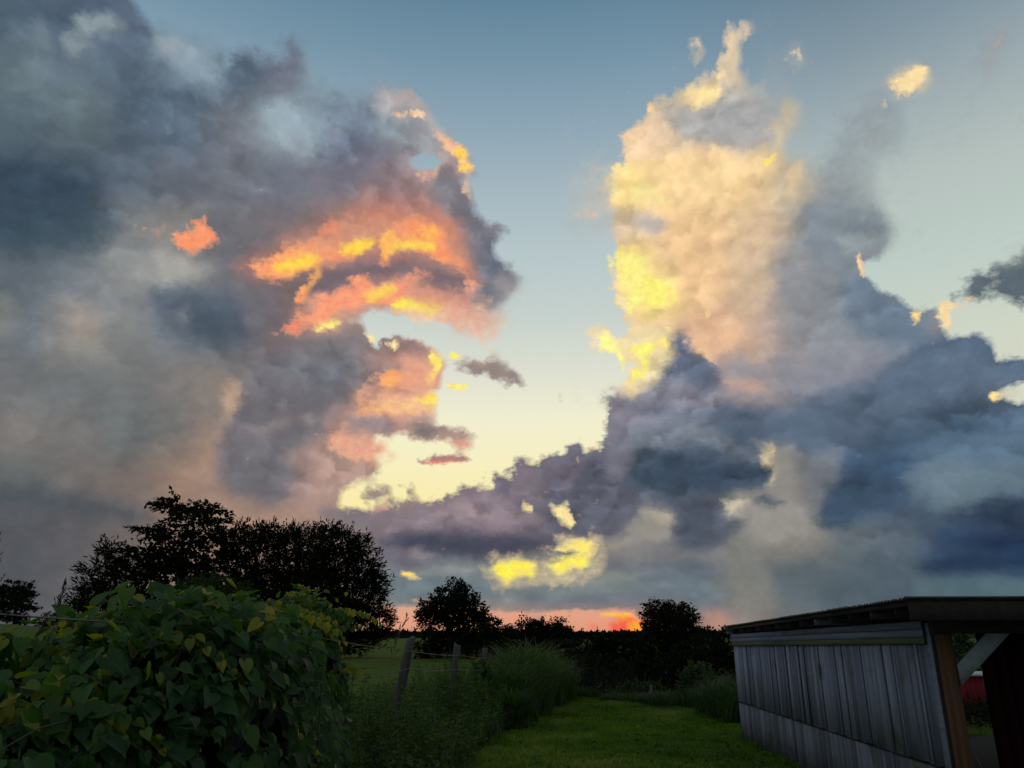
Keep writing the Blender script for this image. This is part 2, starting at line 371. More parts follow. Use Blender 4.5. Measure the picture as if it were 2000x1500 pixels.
tone(P('1140 640 1180 650 1240 680 1280 720 1240 780 1180 740 1150 690'), (244, 222, 190), 20, 6, .9)
tone(ell(1255, 640, 50, 18, 0), (218, 200, 180), 24, 8, .7)

# second pass: edges inside the right-hand mass
tone(P('1230 790 1290 760 1350 752 1400 790 1500 800 1600 780 1700 740 1800 690 1860 665 1900 680 1960 700 2060 730 2060 800 1950 800 1850 830 1740 850 1660 880 1560 880 1500 868 1430 850 1380 830 1290 812'), (89, 103, 120), 20, 12, .75)
tone(P('1400 800 1500 820 1600 800 1700 770 1800 720 1840 740 1740 800 1640 850 1560 886 1500 870 1440 850'), (80, 95, 113), 18, 12, .7)
tone(P('1660 880 1730 830 1840 790 1960 790 1940 830 1850 850 1760 880 1700 905'), (66, 84, 103), 20, 10, .8)
tone(P('1200 862 1260 830 1340 822 1400 835 1450 870 1490 900 1440 905 1340 880 1250 890 1200 915'), (112, 120, 132), 12, 8, .85)
tone(P('1212 912 1262 878 1330 862 1400 868 1460 892 1512 915 1510 940 1470 958 1400 962 1320 958 1250 945'), (62, 77, 93), 14, 8, .9)
tone(P('1240 925 1320 905 1420 908 1490 925 1440 945 1340 950 1280 942'), (50, 65, 82), 16, 6, .85)
tone(P('1478 868 1550 880 1542 930 1522 962 1575 968 1590 1000 1622 1035 1500 1060 1462 1042 1458 1022 1412 1012 1400 985 1438 966 1490 966 1512 932 1498 900'), (152, 148, 142), 18, 14, .7)
tone(ell(1500, 890, 9, 22, 20), (206, 190, 155), 8, 6, .9)
tone(ell(1512, 935, 5, 16, 10), (200, 184, 150), 7, 4, .8)
tone(P('1475 975 1500 968 1525 982 1500 992 1478 988'), (86, 96, 110), 8, 5, .9)
tone(P('1408 978 1440 968 1470 974 1450 990 1420 1000 1405 992'), (188, 176, 150), 9, 7, .8)
tone(P('1245 996 1310 1001 1320 1026 1300 1046 1210 1053 1190 1045 1235 1021'), (148, 145, 138), 14, 10, .7)
tone(ell(1290, 1010, 22, 9, 10), (182, 172, 150), 9, 6, .7)
tone(P('1308 975 1400 970 1418 1012 1458 1018 1430 1041 1382 1073 1340 1066 1315 1036'), (84, 92, 105), 12, 10, .9)
tone(P('1118 940 1180 900 1240 950 1245 1010 1204 1050 1150 1056 1120 1036 1105 990'), (86, 89, 103), 12, 9, .9)
tone(P('1180 880 1220 870 1240 900 1210 940 1190 930'), (124, 122, 134), 14, 8, .7)
tone(P('1070 920 1100 885 1125 868 1140 890 1130 930 1100 960 1075 950'), (112, 106, 120), 10, 8, .8)
tone(P('1000 900 1040 895 1060 925 1050 970 1010 970 998 940'), (122, 113, 122), 10, 8, .8)
tone(P('1280 690 1300 668 1335 650 1350 668 1385 700 1402 735 1370 745 1310 735 1270 730 1262 712'), (92, 103, 121), 9, 7, .9)
tone(P('1262 738 1330 745 1390 760 1400 790 1320 800 1240 790 1225 775'), (138, 136, 148), 14, 8, .7)
tone(P('1402 720 1440 700 1500 720 1530 760 1480 760 1430 745'), (150, 148, 155), 12, 8, .7)
tone(P('1415 740 1450 738 1490 752 1500 768 1460 764 1425 756'), (200, 165, 150), 8, 6, .8)
tone(P('1345 640 1400 620 1440 640 1430 690 1400 690 1360 670'), (228, 184, 150), 12, 8, .7)
tone(P('1600 1020 1625 975 1660 935 1710 925 1750 945 1740 975 1700 1002 1655 1028 1620 1035'), (60, 79, 99), 14, 8, .85)
tone(P('1555 900 1640 880 1640 930 1600 980 1570 990'), (118, 122, 128), 20, 10, .7)
tone(P('1760 930 1850 905 1960 900 2060 905 2060 925 1900 935 1800 960'), (104, 122, 134), 16, 10, .6)
tone(P('1880 1020 1940 985 2060 968 2060 1040 1940 1040'), (46, 61, 82), 20, 8, .8)
# left mass: paler seams and darker lumps
tone(P('120 70 150 60 165 95 150 105 125 95'), (128, 142, 148), 12, 10, .7)
tone(P('140 30 190 25 215 45 180 62 150 55'), (138, 152, 156), 12, 10, .8)
tone(P('75 40 95 70 90 100 70 80'), (118, 132, 140), 14, 8, .6)
tone(P('300 62 350 70 400 100 430 140 420 165 370 150 330 120 300 95'), (146, 162, 172), 18, 14, .75)
tone(P('430 105 480 98 505 118 520 160 470 175 430 150'), (88, 103, 120), 14, 10, .85)
tone(P('520 150 545 110 575 80 595 115 595 160 560 190 520 200 500 180'), (108, 114, 128), 14, 10, .8)
tone(P('500 205 560 200 600 250 640 290 600 300 540 270'), (150, 166, 174), 18, 12, .8)
tone(P('620 190 650 200 680 235 720 235 700 290 650 310 630 260'), (102, 113, 130), 14, 10, .8)
tone(P('730 200 760 185 800 190 830 225 800 240 770 230 745 235'), (172, 168, 166), 12, 10, .8)
tone(P('740 245 790 245 850 285 830 300 780 280'), (156, 166, 172), 12, 10, .7)
tone(P('270 170 330 160 400 180 400 215 320 225 260 210'), (76, 92, 108), 26, 14, .7)
tone(P('-40 330 60 330 150 360 180 400 140 440 40 450 -40 440'), (58, 74, 89), 30, 14, .7)
tone(P('300 505 360 500 400 520 385 545 330 545'), (168, 166, 160), 16, 10, .8)
tone(P('300 570 360 565 440 575 480 600 470 640 420 665 370 650 330 610'), (88, 99, 113), 20, 12, .85)
tone(P('370 620 430 600 480 620 470 650 420 664 385 655'), (74, 86, 99), 16, 10, .8)
tone(P('345 612 365 600 372 630 358 640'), (132, 138, 142), 10, 6, .6)
tone(P('432 775 460 745 475 770 462 800 440 830'), (196, 164, 138), 14, 10, .75)
tone(P('470 770 520 720 600 735 650 780 630 850 600 930 540 975 480 965 428 925 432 880 455 830'), (110, 108, 114), 14, 12, .85)
tone(P('480 840 560 815 660 805 650 818 560 830 500 850'), (146, 132, 130), 12, 8, .6)
tone(P('560 890 640 850 700 900 740 920 730 940 680 950 620 990 560 990 580 940'), (176, 146, 136), 20, 12, .7)
tone(P('685 812 730 805 775 830 765 848 720 845 690 835'), (142, 128, 132), 10, 8, .85)

# third pass
tone(P('872 345 905 352 925 395 955 436 992 462 985 505 1018 545 990 585 955 600 935 575 945 545 912 505 892 440 866 395'), (116, 117, 127), 16, 12, .9)
tone(P('948 470 970 480 985 520 960 540 940 510'), (96, 102, 116), 12, 10, .7)
tone(P('965 540 1000 540 1020 548 990 575 960 570'), (150, 140, 142), 12, 8, .6)
tone(P('935 520 952 528 945 540'), (160, 170, 176), 8, 4, .6)
tone(P('845 330 885 328 895 380 880 420 850 400 838 360'), (122, 120, 128), 12, 8, .8)
tone(P('730 168 760 172 815 180 835 215 880 250 860 262 828 240 790 215 745 200'), (178, 168, 166), 12, 8, .8)
tone(P('760 210 800 215 840 250 850 285 800 280 770 250'), (148, 148, 154), 14, 8, .7)
tone(P('600 110 640 180 650 260 610 300 570 250 590 200'), (146, 160, 170), 20, 12, .5)
tone(P('640 200 670 230 660 320 630 330 620 260'), (112, 118, 134), 14, 10, .7)
tone(P('560 240 590 250 600 300 580 330 560 290'), (138, 146, 156), 12, 10, .7)
tone(P('1190 335 1215 315 1250 330 1280 370 1300 400 1260 400 1225 410 1200 395 1186 360'), (250, 220, 148), 14, 8, .85)
tone(P('1215 262 1262 232 1300 240 1340 280 1300 300 1240 310'), (236, 204, 168), 14, 10, .8)
tone(P('1300 300 1380 285 1440 300 1500 290 1530 320 1500 360 1440 400 1340 400 1290 360'), (242, 208, 155), 20, 12, .7)
tone(P('1300 215 1360 215 1440 190 1500 215 1520 280 1440 290 1380 275 1320 260'), (170, 170, 170), 20, 12, .75)
tone(P('1345 200 1352 170 1380 160 1405 178 1390 200 1360 210'), (248, 218, 158), 10, 6, .9)
tone(P('1255 420 1290 415 1305 435 1290 455 1262 450'), (186, 176, 168), 10, 8, .85)
tone(P('1262 470 1320 450 1400 470 1440 540 1400 600 1340 620 1330 560'), (240, 198, 150), 24, 12, .6)
tone(P('1440 420 1500 400 1540 440 1500 560 1450 640 1430 560'), (206, 180, 150), 30, 12, .6)
tone(P('1508 300 1514 235 1535 198 1560 203 1560 228 1540 258 1528 298'), (212, 194, 164), 12, 6, .9)
tone(P('1540 352 1556 324 1576 316 1572 346 1552 378 1540 380'), (226, 200, 160), 10, 6, .85)
tone(P('1600 190 1690 180 1770 200 1760 300 1700 320 1660 420 1600 400 1590 300'), (143, 151, 157), 30, 14, .75)
tone(P('1570 400 1640 395 1740 440 1720 495 1660 500 1600 520 1560 470'), (124, 134, 142), 16, 12, .8)
tone(P('1640 460 1700 455 1720 470 1690 495 1650 490'), (152, 162, 164), 10, 8, .7)
tone(P('1520 480 1600 500 1640 560 1700 590 1720 660 1600 690 1520 640'), (132, 138, 145), 30, 14, .6)
tone(P('1680 530 1720 575 1790 615 1800 660 1740 680 1660 640 1640 570'), (106, 125, 143), 16, 10, .7)
tone(P('985 905 1010 890 1040 892 1050 905 1030 930 1000 940'), (128, 116, 126), 8, 6, .8)
tone(P('1165 800 1200 775 1220 790 1210 830 1190 850 1172 845'), (126, 124, 136), 10, 8, .8)
tone(P('900 960 960 950 1010 985 1050 1010 1040 1030 960 1010 880 1005 840 1010 860 985'), (136, 122, 130), 12, 10, .8)
tone(P('830 1000 900 985 960 1000 900 1015'), (158, 142, 142), 10, 8, .6)
tone(P('1010 1030 1080 1020 1130 1045 1100 1056 1020 1048'), (104, 102, 114), 10, 6, .7)
# warm halo round the sunlit parts
tone(P('1185 480 1260 475 1330 540 1350 600 1310 640 1230 640 1190 560'), (250, 214, 150), 26, 10, .8)
tone(P('1200 510 1250 490 1300 550 1320 590 1270 620 1220 590'), (253, 232, 130), 22, 8, .7)
tone(P('1150 640 1290 640 1310 690 1270 750 1230 770 1170 700'), (250, 228, 168), 18, 8, .8)
tone(P('1330 620 1440 600 1450 660 1400 700 1350 680'), (234, 188, 150), 18, 8, .6)
tone(P('560 470 760 420 900 440 930 540 800 500 600 520'), (228, 158, 126), 22, 12, .5)
tone(P('600 590 780 545 900 580 940 640 760 630 620 645'), (232, 166, 138), 20, 12, .55)
tone(P('780 690 866 690 866 800 700 812 690 780 780 750'), (230, 168, 138), 20, 10, .65)
tone(P('960 1092 1165 1055 1165 1120 970 1140'), (150, 146, 136), 18, 8, .7)
tone(P('1180 320 1240 320 1260 400 1200 400'), (252, 220, 148), 16, 6, .7)
# small ones in the gap
tone(P('880 712 930 705 965 695 1000 718 1030 735 1030 760 990 750 950 735 905 725'), (146, 132, 128), 22, 4)
tone(ell(860, 845, 60, 22, 10), (160, 140, 132), 20, 6)
tone(ell(825, 840, 18, 10, 10), (118, 108, 108), 12, 4)
tone(ell(870, 893, 60, 8), (160, 120, 122), 12, 2)
tone(ell(870, 903, 50, 5), (238, 140, 118), 7, 1)
tone(ell(895, 868, 40, 16, 20), (212, 160, 140), 16, 4, .8)
tone(ell(745, 965, 50, 22), (158, 142, 132), 18, 6)
tone(ell(800, 965, 22, 22), (158, 142, 132), 14, 4)
tone(ell(1045, 1206, 30, 14), (160, 145, 142), 14, 4)
tone(ell(1215, 1232, 50, 7), (235, 90, 75), 10, 3)

# ---- sunlit cloud
OR, DO, PK, YE, CR = (252, 160, 110), (244, 132, 98), (224, 150, 130), (255, 212, 78), (250, 232, 130)
lit(P('485 528 500 515 545 488 585 472 622 462 655 480 640 508 612 522 560 548 530 556 505 542'), OR, 17, 16)
lit(P('640 492 660 466 700 452 740 450 735 488 685 506 650 512'), (250, 152, 106), 16, 16, .85)
lit(P('745 474 752 440 790 424 850 428 872 452 890 488 906 520 880 514 840 496 800 488 770 494 752 524 742 515'), (248, 152, 108), 15, 20, .9)
lit(P('568 588 588 560 612 532 628 542 606 578 590 594'), OR, 13, 12)
lit(P('610 590 640 560 690 545 740 560 780 542 830 535 838 548 800 562 780 582 850 592 872 604 862 618 790 616 720 598 672 602 645 622 650 642 590 646 552 648 560 632 595 610'), (250, 156, 120), 18, 20, .9)
lit(ell(690, 440, 70, 22, -5), (212, 148, 126), 40, 24, .45)
lit(ell(640, 442, 22, 9, 10), (236, 140, 112), 14, 10, .75)
lit(P('905 530 915 545 940 552 925 568 912 572 908 556'), (238, 145, 122), 12, 8, .85)
lit(ell(560, 642, 22, 8), (240, 138, 110), 13, 8, .7)
lit(ell(580, 512, 36, 7, -12), YE, 11, 7)
lit(ell(702, 483, 34, 8, -14), YE, 10, 7)
lit(ell(800, 480, 48, 7, -2), (253, 205, 90), 10, 8)
lit(ell(838, 452, 16, 8, -20), (253, 180, 90), 10, 8, .8)
lit(ell(755, 478, 7, 26, 8), (252, 184, 96), 8, 8)
lit(ell(742, 572, 28, 6, -22), (253, 206, 92), 9, 6)
lit(P('772 605 790 590 830 588 864 590 870 604 850 613 800 607'), (255, 232, 84), 11, 8)
lit(ell(640, 635, 28, 6, -12), CR, 8, 6)
lit(ell(612, 553, 8, 28, 28), (253, 178, 92), 8, 6, .8)
lit(P('790 620 860 618 900 620 950 640 985 665 940 672 880 645 800 634'), (240, 198, 168), 20, 14, .55)
lit(ell(935, 605, 44, 30, 20), (228, 180, 160), 30, 18, .5)
lit(ell(855, 570, 50, 16, 5), (222, 150, 128), 26, 16, .5)
unlit(ell(735, 486, 6, 16, 5), 8, 4, .8)
unlit(P('600 560 640 530 690 518 660 545 625 570 600 600 585 605'), 12, 8, .8)
lit(P('285 455 300 450 320 452 312 462'), (232, 150, 125), 13, 6, .7)
lit(P('335 480 345 460 355 450 375 462 395 453 412 462 424 474 400 484 375 498 355 492'), (250, 150, 108), 12, 12)
lit(P('372 428 388 432 400 425 400 445 385 444'), (250, 150, 112), 9, 6)
# right rim of the left cloud
lit(P('845 262 862 262 880 272 905 288 918 300 912 312 925 330 915 345 905 338 890 312 870 292'), (248, 190, 150), 12, 5, .95)
lit(ell(902, 300, 12, 8, 20), YE, 8, 3)
lit(ell(910, 332, 12, 7, 0), YE, 8, 3)
lit(ell(818, 226, 12, 8), (240, 195, 160), 8, 2)
lit(ell(787, 226, 9, 5, 20), (238, 190, 158), 7, 2)
lit(P('812 330 835 335 858 325 850 350 825 350'), (232, 176, 150), 12, 5, .8)
lit(P('915 345 918 380 925 395 910 390 902 360'), (235, 200, 175), 12, 4, .6)
# rim and glow of the lower lobe
lit(P('838 682 858 690 864 715 852 740 846 752 830 742 838 720'), (255, 238, 110), 8, 3)
lit(P('800 720 830 712 840 745 820 760 740 772 700 770 740 740'), (236, 162, 132), 26, 8, .7)
lit(ell(762, 745, 22, 14, -30), (252, 172, 108), 12, 5, .95)
lit(P('770 800 800 790 830 770 852 765 855 790 840 800 800 805'), (255, 226, 100), 12, 4)
lit(P('700 795 760 785 790 800 760 815 700 815'), (246, 178, 130), 16, 6, .7)
lit(ell(769, 672, 8, 8), (255, 235, 170), 7, 2)
lit(ell(726, 656, 5, 10, -35), (255, 230, 160), 6, 2)
lit(ell(886, 694, 18, 6, 12), (255, 240, 110), 7, 2)
lit(ell(898, 758, 20, 6, 5), (255, 240, 120), 7, 2)
lit(P('645 850 670 850 690 880 730 875 755 870 735 890 715 900 680 895 655 880'), (250, 190, 130), 14, 5, .75)
lit(ell(718, 893, 12, 6, 30), (255, 222, 110), 7, 2)
lit(ell(790, 795, 60, 8, 5), (246, 190, 140), 12, 5, .6)
lit(ell(705, 868, 70, 26, 20), (232, 166, 140), 30, 10, .6)
lit(ell(900, 860, 26, 7, 20), (238, 150, 130), 10, 4, .6)
lit(ell(740, 995, 30, 5, 0), (232, 175, 150), 9, 3, .7)
# yellow heart of the tower
lit(P('1192 505 1210 490 1240 490 1255 505 1265 540 1290 545 1310 545 1322 570 1318 590 1298 590 1295 612 1270 600 1262 580 1245 560 1225 550 1200 530'), (253, 238, 136), 19, 12, .82)
lit(P('1218 590 1245 570 1262 580 1245 600 1232 622 1222 605'), (252, 242, 140), 14, 6)
lit(ell(1278, 575, 16, 30, 0), (253, 238, 122), 15, 10, .82)
lit(P('1195 555 1205 545 1220 600 1215 610'), (250, 222, 178), 14, 4, .7)
lit(ell(1196, 360, 8, 16), (252, 238, 130), 9, 3, .9)
lit(ell(1245, 372, 16, 8), (250, 224, 140), 16, 5, .5)
lit(ell(1503, 316, 16, 8, -40), (255, 226, 120), 9, 3)
lit(P('1158 655 1190 655 1205 680 1220 705 1200 700 1175 680'), (254, 248, 150), 12, 9, .82)
lit(P('1232 680 1262 662 1278 675 1268 705 1240 700'), (254, 244, 120), 13, 9, .82)
lit(P('1235 735 1258 715 1270 712 1262 735 1245 752'), (254, 240, 100), 11, 8, .82)
lit(ell(1296, 672, 10, 14, 20), (254, 230, 130), 8, 3, .8)
lit(ell(1300, 645, 8, 8), (250, 236, 150), 7, 2, .8)
lit(ell(1382, 612, 7, 12, 10), (248, 205, 140), 8, 3, .8)
lit(P('1340 660 1370 670 1395 690 1400 710 1380 700 1360 690'), (244, 196, 150), 12, 5, .7)
lit(ell(1425, 630, 20, 16), (240, 200, 165), 16, 5, .5)
lit(ell(1162, 637, 8, 6), (248, 226, 190), 8, 2, .7)
# right side rims
lit(ell(1682, 515, 5, 20, -10), (245, 205, 165), 6, 2, .85)
lit(ell(1687, 536, 6, 5), (250, 210, 150), 6, 2, .9)
lit(P('1772 615 1785 605 1797 608 1790 622 1782 634 1775 625'), (253, 216, 140), 8, 3)
lit(P('1832 592 1845 585 1865 590 1878 600 1870 605 1850 600 1855 625 1850 640 1838 638 1825 620 1838 610'), (250, 215, 160), 9, 4, .95)
lit(ell(1890, 585, 16, 4, -40), (238, 192, 160), 6, 2, .8)
lit(P('1932 775 1950 772 1968 765 1960 780 1950 783'), (252, 224, 150), 7, 2)
lit(ell(1980, 772, 14, 6), (200, 185, 165), 8, 2, .7)
lit(ell(1775, 156, 30, 14, -30), (250, 220, 160), 12, 4, .7)
# gaps at the horizon, and the red sun glow
lit(P('1040 1120 1060 1080 1085 1045 1185 1040 1190 1120 1140 1140 1080 1142'), (206, 186, 152), 16, 16, .55)
lit(P('940 1108 960 1082 1055 1082 1060 1140 1010 1160 950 1150'), (206, 184, 148), 16, 16, .5)
lit(P('1074 1104 1110 1088 1150 1086 1150 1100 1134 1112 1115 1106 1088 1118'), (255, 238, 96), 10, 8, .82)
lit(P('972 1102 1000 1100 1036 1102 1034 1124 1010 1122 988 1138 974 1124'), (255, 236, 84), 10, 8, .82)
lit(P('1090 1068 1130 1056 1160 1062 1155 1080 1130 1070'), (255, 228, 120), 6, 4, .9)
lit(ell(1148, 1066, 7, 7), (255, 232, 110), 5, 1)
lit(P('1078 990 1098 992 1114 1010 1112 1024 1088 1010'), (255, 226, 150), 7, 4, .85)
lit(P('1024 980 1040 990 1040 1000 1026 994'), (254, 222, 150), 6, 2, .8)
lit(ell(802, 1124, 13, 5, 15), (255, 226, 100), 5, 2)
lit(P('1152 1195 1190 1196 1230 1197 1245 1210 1215 1212 1195 1204'), (254, 196, 62), 6, 2)
lit(P('1205 1228 1230 1216 1262 1210 1330 1222 1330 1260 1200 1250'), (240, 84, 66), 11, 3, .95)
lit(P('1236 1224 1254 1216 1262 1224 1250 1234'), (255, 200, 60), 6, 2)
lit(P('1140 1214 1200 1212 1222 1225 1190 1236 1140 1232'), (236, 136, 112), 12, 3, .6)
lit(ell(1232, 1226, 36, 13), (244, 96, 72), 12, 5, .9)
lit(ell(1246, 1224, 14, 7), (255, 168, 58), 7, 3, .95)
# bright scalloped rims
RIM = (250, 214, 160)
lit(ell(1268, 215, 8, 11), RIM, 6, 3, .95)
lit(P('1220 270 1228 258 1245 256 1262 262 1255 275 1235 282'), (242, 206, 165), 9, 5, .8)
lit(P('1190 345 1200 325 1218 318 1222 330 1205 350'), (250, 222, 160), 8, 5, .85)
lit(P('1420 95 1428 66 1436 56 1440 76 1432 100 1424 120'), (232, 208, 172), 8, 5, .8)
lit(P('1448 80 1452 52 1462 50 1464 68 1456 84'), (222, 200, 174), 7, 5, .75)
lit(P('1395 140 1410 128 1420 138 1412 158 1398 156'), (244, 212, 162), 8, 5, .85)
lit(P('1358 88 1364 78 1371 84 1364 96'), (226, 206, 184), 6, 3, .85)
lit(ell(1561, 104, 5, 14, -10), (232, 212, 176), 6, 3, .85)
lit(P('1735 185 1742 165 1768 145 1790 128 1815 128 1808 145 1798 172 1775 182 1750 188'), (250, 220, 165), 9, 7, .95)
lit(ell(1725, 210, 5, 10, 20), (222, 198, 172), 6, 3, .7)
lit(ell(1948, 85, 5, 52, 22), (176, 156, 156), 12, 5, .5)
lit(ell(1148, 425, 26, 16, -20), (212, 190, 176), 16, 10, .45)
lit(ell(1170, 360, 18, 34, -10), (196, 186, 182), 20, 10, .4)
lit(ell(818, 224, 10, 8), (250, 205, 168), 6, 2)
lit(P('1085 990 1092 984 1100 994 1112 1005 1112 1022 1102 1018 1092 1008'), (250, 224, 160), 5, 5, .9)
lit(ell(1128, 900, 5, 4), (220, 200, 170), 4, 1, .7)
lit(ell(1160, 872, 6, 4), (238, 212, 176), 4, 2, .7)
lit(ell(1178, 830, 4, 14), (226, 206, 176), 5, 3, .6)
lit(ell(1506, 880, 7, 6), (222, 202, 160), 5, 3, .8)
lit(ell(1486, 893, 5, 4), (230, 210, 165), 4, 2, .8)
lit(P('1205 712 1212 700 1222 706 1216 722'), (254, 246, 130), 6, 4, .7)
lit(P('1960 705 1990 690 2050 700 2050 712 1990 704'), (214, 214, 196), 6, 4, .6)

tone(P('1330 985 1370 985 1400 1010 1390 1050 1350 1060 1325 1030'), (70, 80, 96), 10, 8, .6)
tone(P('1040 1125 1120 1110 1250 1120 1240 1135 1120 1140'), (140, 146, 138), 9, 8, .6)
tone(P('1250 1080 1400 1070 1480 1090 1400 1100 1280 1100'), (128, 126, 124), 10, 8, .5)
tone(P('780 1118 900 1108 960 1112 900 1122 800 1130'), (146, 150, 144), 8, 6, .6)
tone(P('1100 1165 1300 1158 1420 1170 1300 1182 1120 1182'), (98, 108, 118), 9, 6, .6)
tone(P('760 1178 900 1174 1080 1180 1200 1186 1080 1190 900 1186'), (134, 128, 126), 8, 5, .6)
lit(ell(825, 1172, 26, 4), (226, 160, 128), 6, 3, .6)
lit(ell(1060, 1196, 40, 4), (232, 158, 132), 6, 3, .5)
unlit(ell(1104, 1093, 28, 2.5, -12), 5, 3, .7)
unlit(ell(1132, 1112, 18, 4, 10), 6, 4, .8)
unlit(ell(1005, 1110, 30, 2.5, 6), 5, 3, .7)
unlit(ell(1090, 1080, 40, 4, -4), 6, 4, .7)
unlit(ell(985, 1128, 12, 3, 0), 5, 3, .6)
# rounded billows
puffs(P('1190 800 1240 745 1290 690 1340 655 1400 700 1430 770 1400 860 1300 860 1200 870'), 34, 18, 48, 0.53, (-.5, -1), seed=1)
puffs(P('1180 880 1300 820 1450 850 1520 900 1500 970 1400 1040 1380 1075 1320 1050 1300 985 1240 980 1230 1020 1150 1060 1090 990'), 40, 22, 60, 0.53, (-.4, -1), seed=2)
puffs(P('950 950 1000 900 1060 895 1120 865 1190 880 1230 1000 1150 1056 1090 1000 1000 1000'), 44, 12, 34, 0.53, (-.3, -1), seed=3)
puffs(P('720 1020 840 985 960 950 1060 1000 1140 1050 1000 1055 740 1050'), 44, 14, 36, 0.38, (.2, -1), seed=4)
puffs(P('1400 800 1600 790 1800 690 1900 670 2040 720 2040 830 1800 880 1700 1000 1600 1030 1580 930 1500 860'), 40, 30, 90, 0.48, (-.3, -1), seed=5)
puffs(P('1700 880 2040 840 2040 1140 1800 1120 1640 1060'), 26, 40, 110, 0.34, (-.3, -1), .5, seed=6)
puffs(P('1190 340 1225 265 1270 235 1340 250 1460 290 1540 320 1520 420 1420 520 1400 620 1240 640 1195 520 1200 440'), 60, 22, 62, 0.26, (-1, -.5), seed=7)
puffs(P('1300 180 1400 120 1450 160 1480 240 1380 280 1240 270'), 26, 12, 34, 0.29, (-.8, -.6), seed=8)
puffs(P('1440 400 1700 400 1740 500 1780 620 1700 700 1500 690 1420 600'), 26, 34, 90, 0.24, (-.6, -.8), seed=9)
puffs(P('620 180 760 180 880 250 920 380 1000 480 1000 580 940 560 880 430 700 410 600 360'), 50, 18, 50, 0.36, (.9, -.3), seed=10)
puffs(P('480 680 640 650 760 690 850 700 850 800 740 860 740 930 600 980 440 930 440 820'), 50, 22, 66, 0.36, (.8, -.3), seed=11)
puffs(P('0 60 240 0 420 110 600 100 600 300 450 460 200 440 0 450'), 50, 34, 110, 0.29, (.6, -.8), .6, seed=12)
puffs(P('-20 480 300 480 560 560 460 680 440 960 0 960'), 34, 50, 130, 0.19, (.8, -.5), .6, seed=13)
puffs(P('740 1100 1430 1100 1430 1190 740 1190'), 44, 16, 50, 0.19, (0, -1), .5, seed=14)
body = body * (1 + SH)[..., None]
hot = np.clip(A2 * 1.2, 0, 1)[..., None]

body = np.clip(body, 0, 1); glow = np.clip(glow, 0, 1)
world = bpy.data.worlds.new("World")
scene.world = world
world.use_nodes = True
wt = world.node_tree
wt.nodes.clear()
wn, wl = wt.nodes, wt.links

class Nodes:
    """short-hand for wiring one node tree"""
    def __init__(self, tree): self.n, self.l = tree.nodes, tree.links
    def math(self, op, a, b=None, c=None, clamp=False):
        n = self.n.new('ShaderNodeMath'); n.operation = op; n.use_clamp = clamp
        for i, v in enumerate((a, b, c)):
            if v is None: continue
            if isinstance(v, (int, float)): n.inputs[i].default_value = v
            else: self.l.new(v, n.inputs[i])
        return n.outputs[0]
    def mix(self, f, a, b):
        n = self.n.new('ShaderNodeMix'); n.data_type = 'RGBA'; n.clamp_factor = True
        for s, v in ((n.inputs[0], f), (n.inputs[6], a), (n.inputs[7], b)):
            if isinstance(v, (int, float, tuple)): s.default_value = v
            else: self.l.new(v, s)
        return n.outputs[2]
    def ramp(self, fac, stops):
        n = self.n.new('ShaderNodeValToRGB'); e = n.color_ramp.elements
        while len(e) < len(stops): e.new(1.0)
        e.foreach_set('position', [float(p) for p, c in stops])
        e.foreach_set('color', [float(v) for p, c in stops for v in (c[0], c[1], c[2], 1.0)])
        self.l.new(fac, n.inputs[0])
        return n.outputs[0]
    def noise(self, vec, scale, detail, rough=0.5):
        n = self.n.new('ShaderNodeTexNoise'); n.noise_dimensions = '2D'
        n.inputs['Scale'].default_value = scale
        n.inputs['Detail'].default_value = detail
        n.inputs['Roughness'].default_value = rough
        self.l.new(vec, n.inputs['Vector'])
        return n
    def shader(self, f, a, b):
        n = self.n.new('ShaderNodeMixShader'); self.l.new(f, n.inputs[0]); self.l.new(a, n.inputs[1]); self.l.new(b, n.inputs[2])
        return n.outputs[0]

W = Nodes(wt)
wmath, wmix, wramp, wnoise, wsh = W.math, W.mix, W.ramp, W.noise, W.shader

tc = wn.new('ShaderNodeTexCoord')
sep = wn.new('ShaderNodeSeparateXYZ'); wl.new(tc.outputs['Generated'], sep.inputs[0])
az = wmath('MULTIPLY', wmath('ARCTAN2', sep.outputs[0], sep.outputs[1]), 180 / math.pi)
elv = wmath('MULTIPLY', wmath('ARCSINE', sep.outputs[2]), 180 / math.pi)
cmb = wn.new('ShaderNodeCombineXYZ'); wl.new(az, cmb.inputs[0]); wl.new(wmath('MULTIPLY', elv, 1.35), cmb.inputs[1])
pos = cmb.outputs[0]
n1 = wnoise(pos, 0.22, 3.0); n2 = wnoise(pos, 0.9, 5.0, 0.6)
s1 = wn.new('ShaderNodeSeparateColor'); wl.new(n1.outputs['Color'], s1.inputs[0])
s2 = wn.new('ShaderNodeSeparateColor'); wl.new(n2.outputs['Color'], s2.inputs[0])
n6 = wnoise(pos, 3.2, 4.0, 0.6)
s6 = wn.new('ShaderNodeSeparateColor'); wl.new(n6.outputs['Color'], s6.inputs[0])
near = wmath('MULTIPLY_ADD', elv, 0.10, 0.15, True)            # the warp fades out at the horizon
def warped(base, c1, c2, c3, a1, a2, a3):
    w = wmath('ADD', wmath('MULTIPLY', wmath('SUBTRACT', c1, 0.5), a1), wmath('MULTIPLY', wmath('SUBTRACT', c2, 0.5), a2))
    w = wmath('ADD', w, wmath('MULTIPLY', wmath('SUBTRACT', c3, 0.5), a3))
    return wmath('ADD', base, wmath('MULTIPLY', w, near))
azw = warped(az, s1.outputs[0], s2.outputs[0], s6.outputs[0], 0.9, 1.1, 0.30)
elw = warped(elv, s1.outputs[1], s2.outputs[1], s6.outputs[1], 0.7, 0.9, 0.25)
U = wmath('MULTIPLY', wmath('SUBTRACT', azw, AZ0), NU / (AZ1 - AZ0))
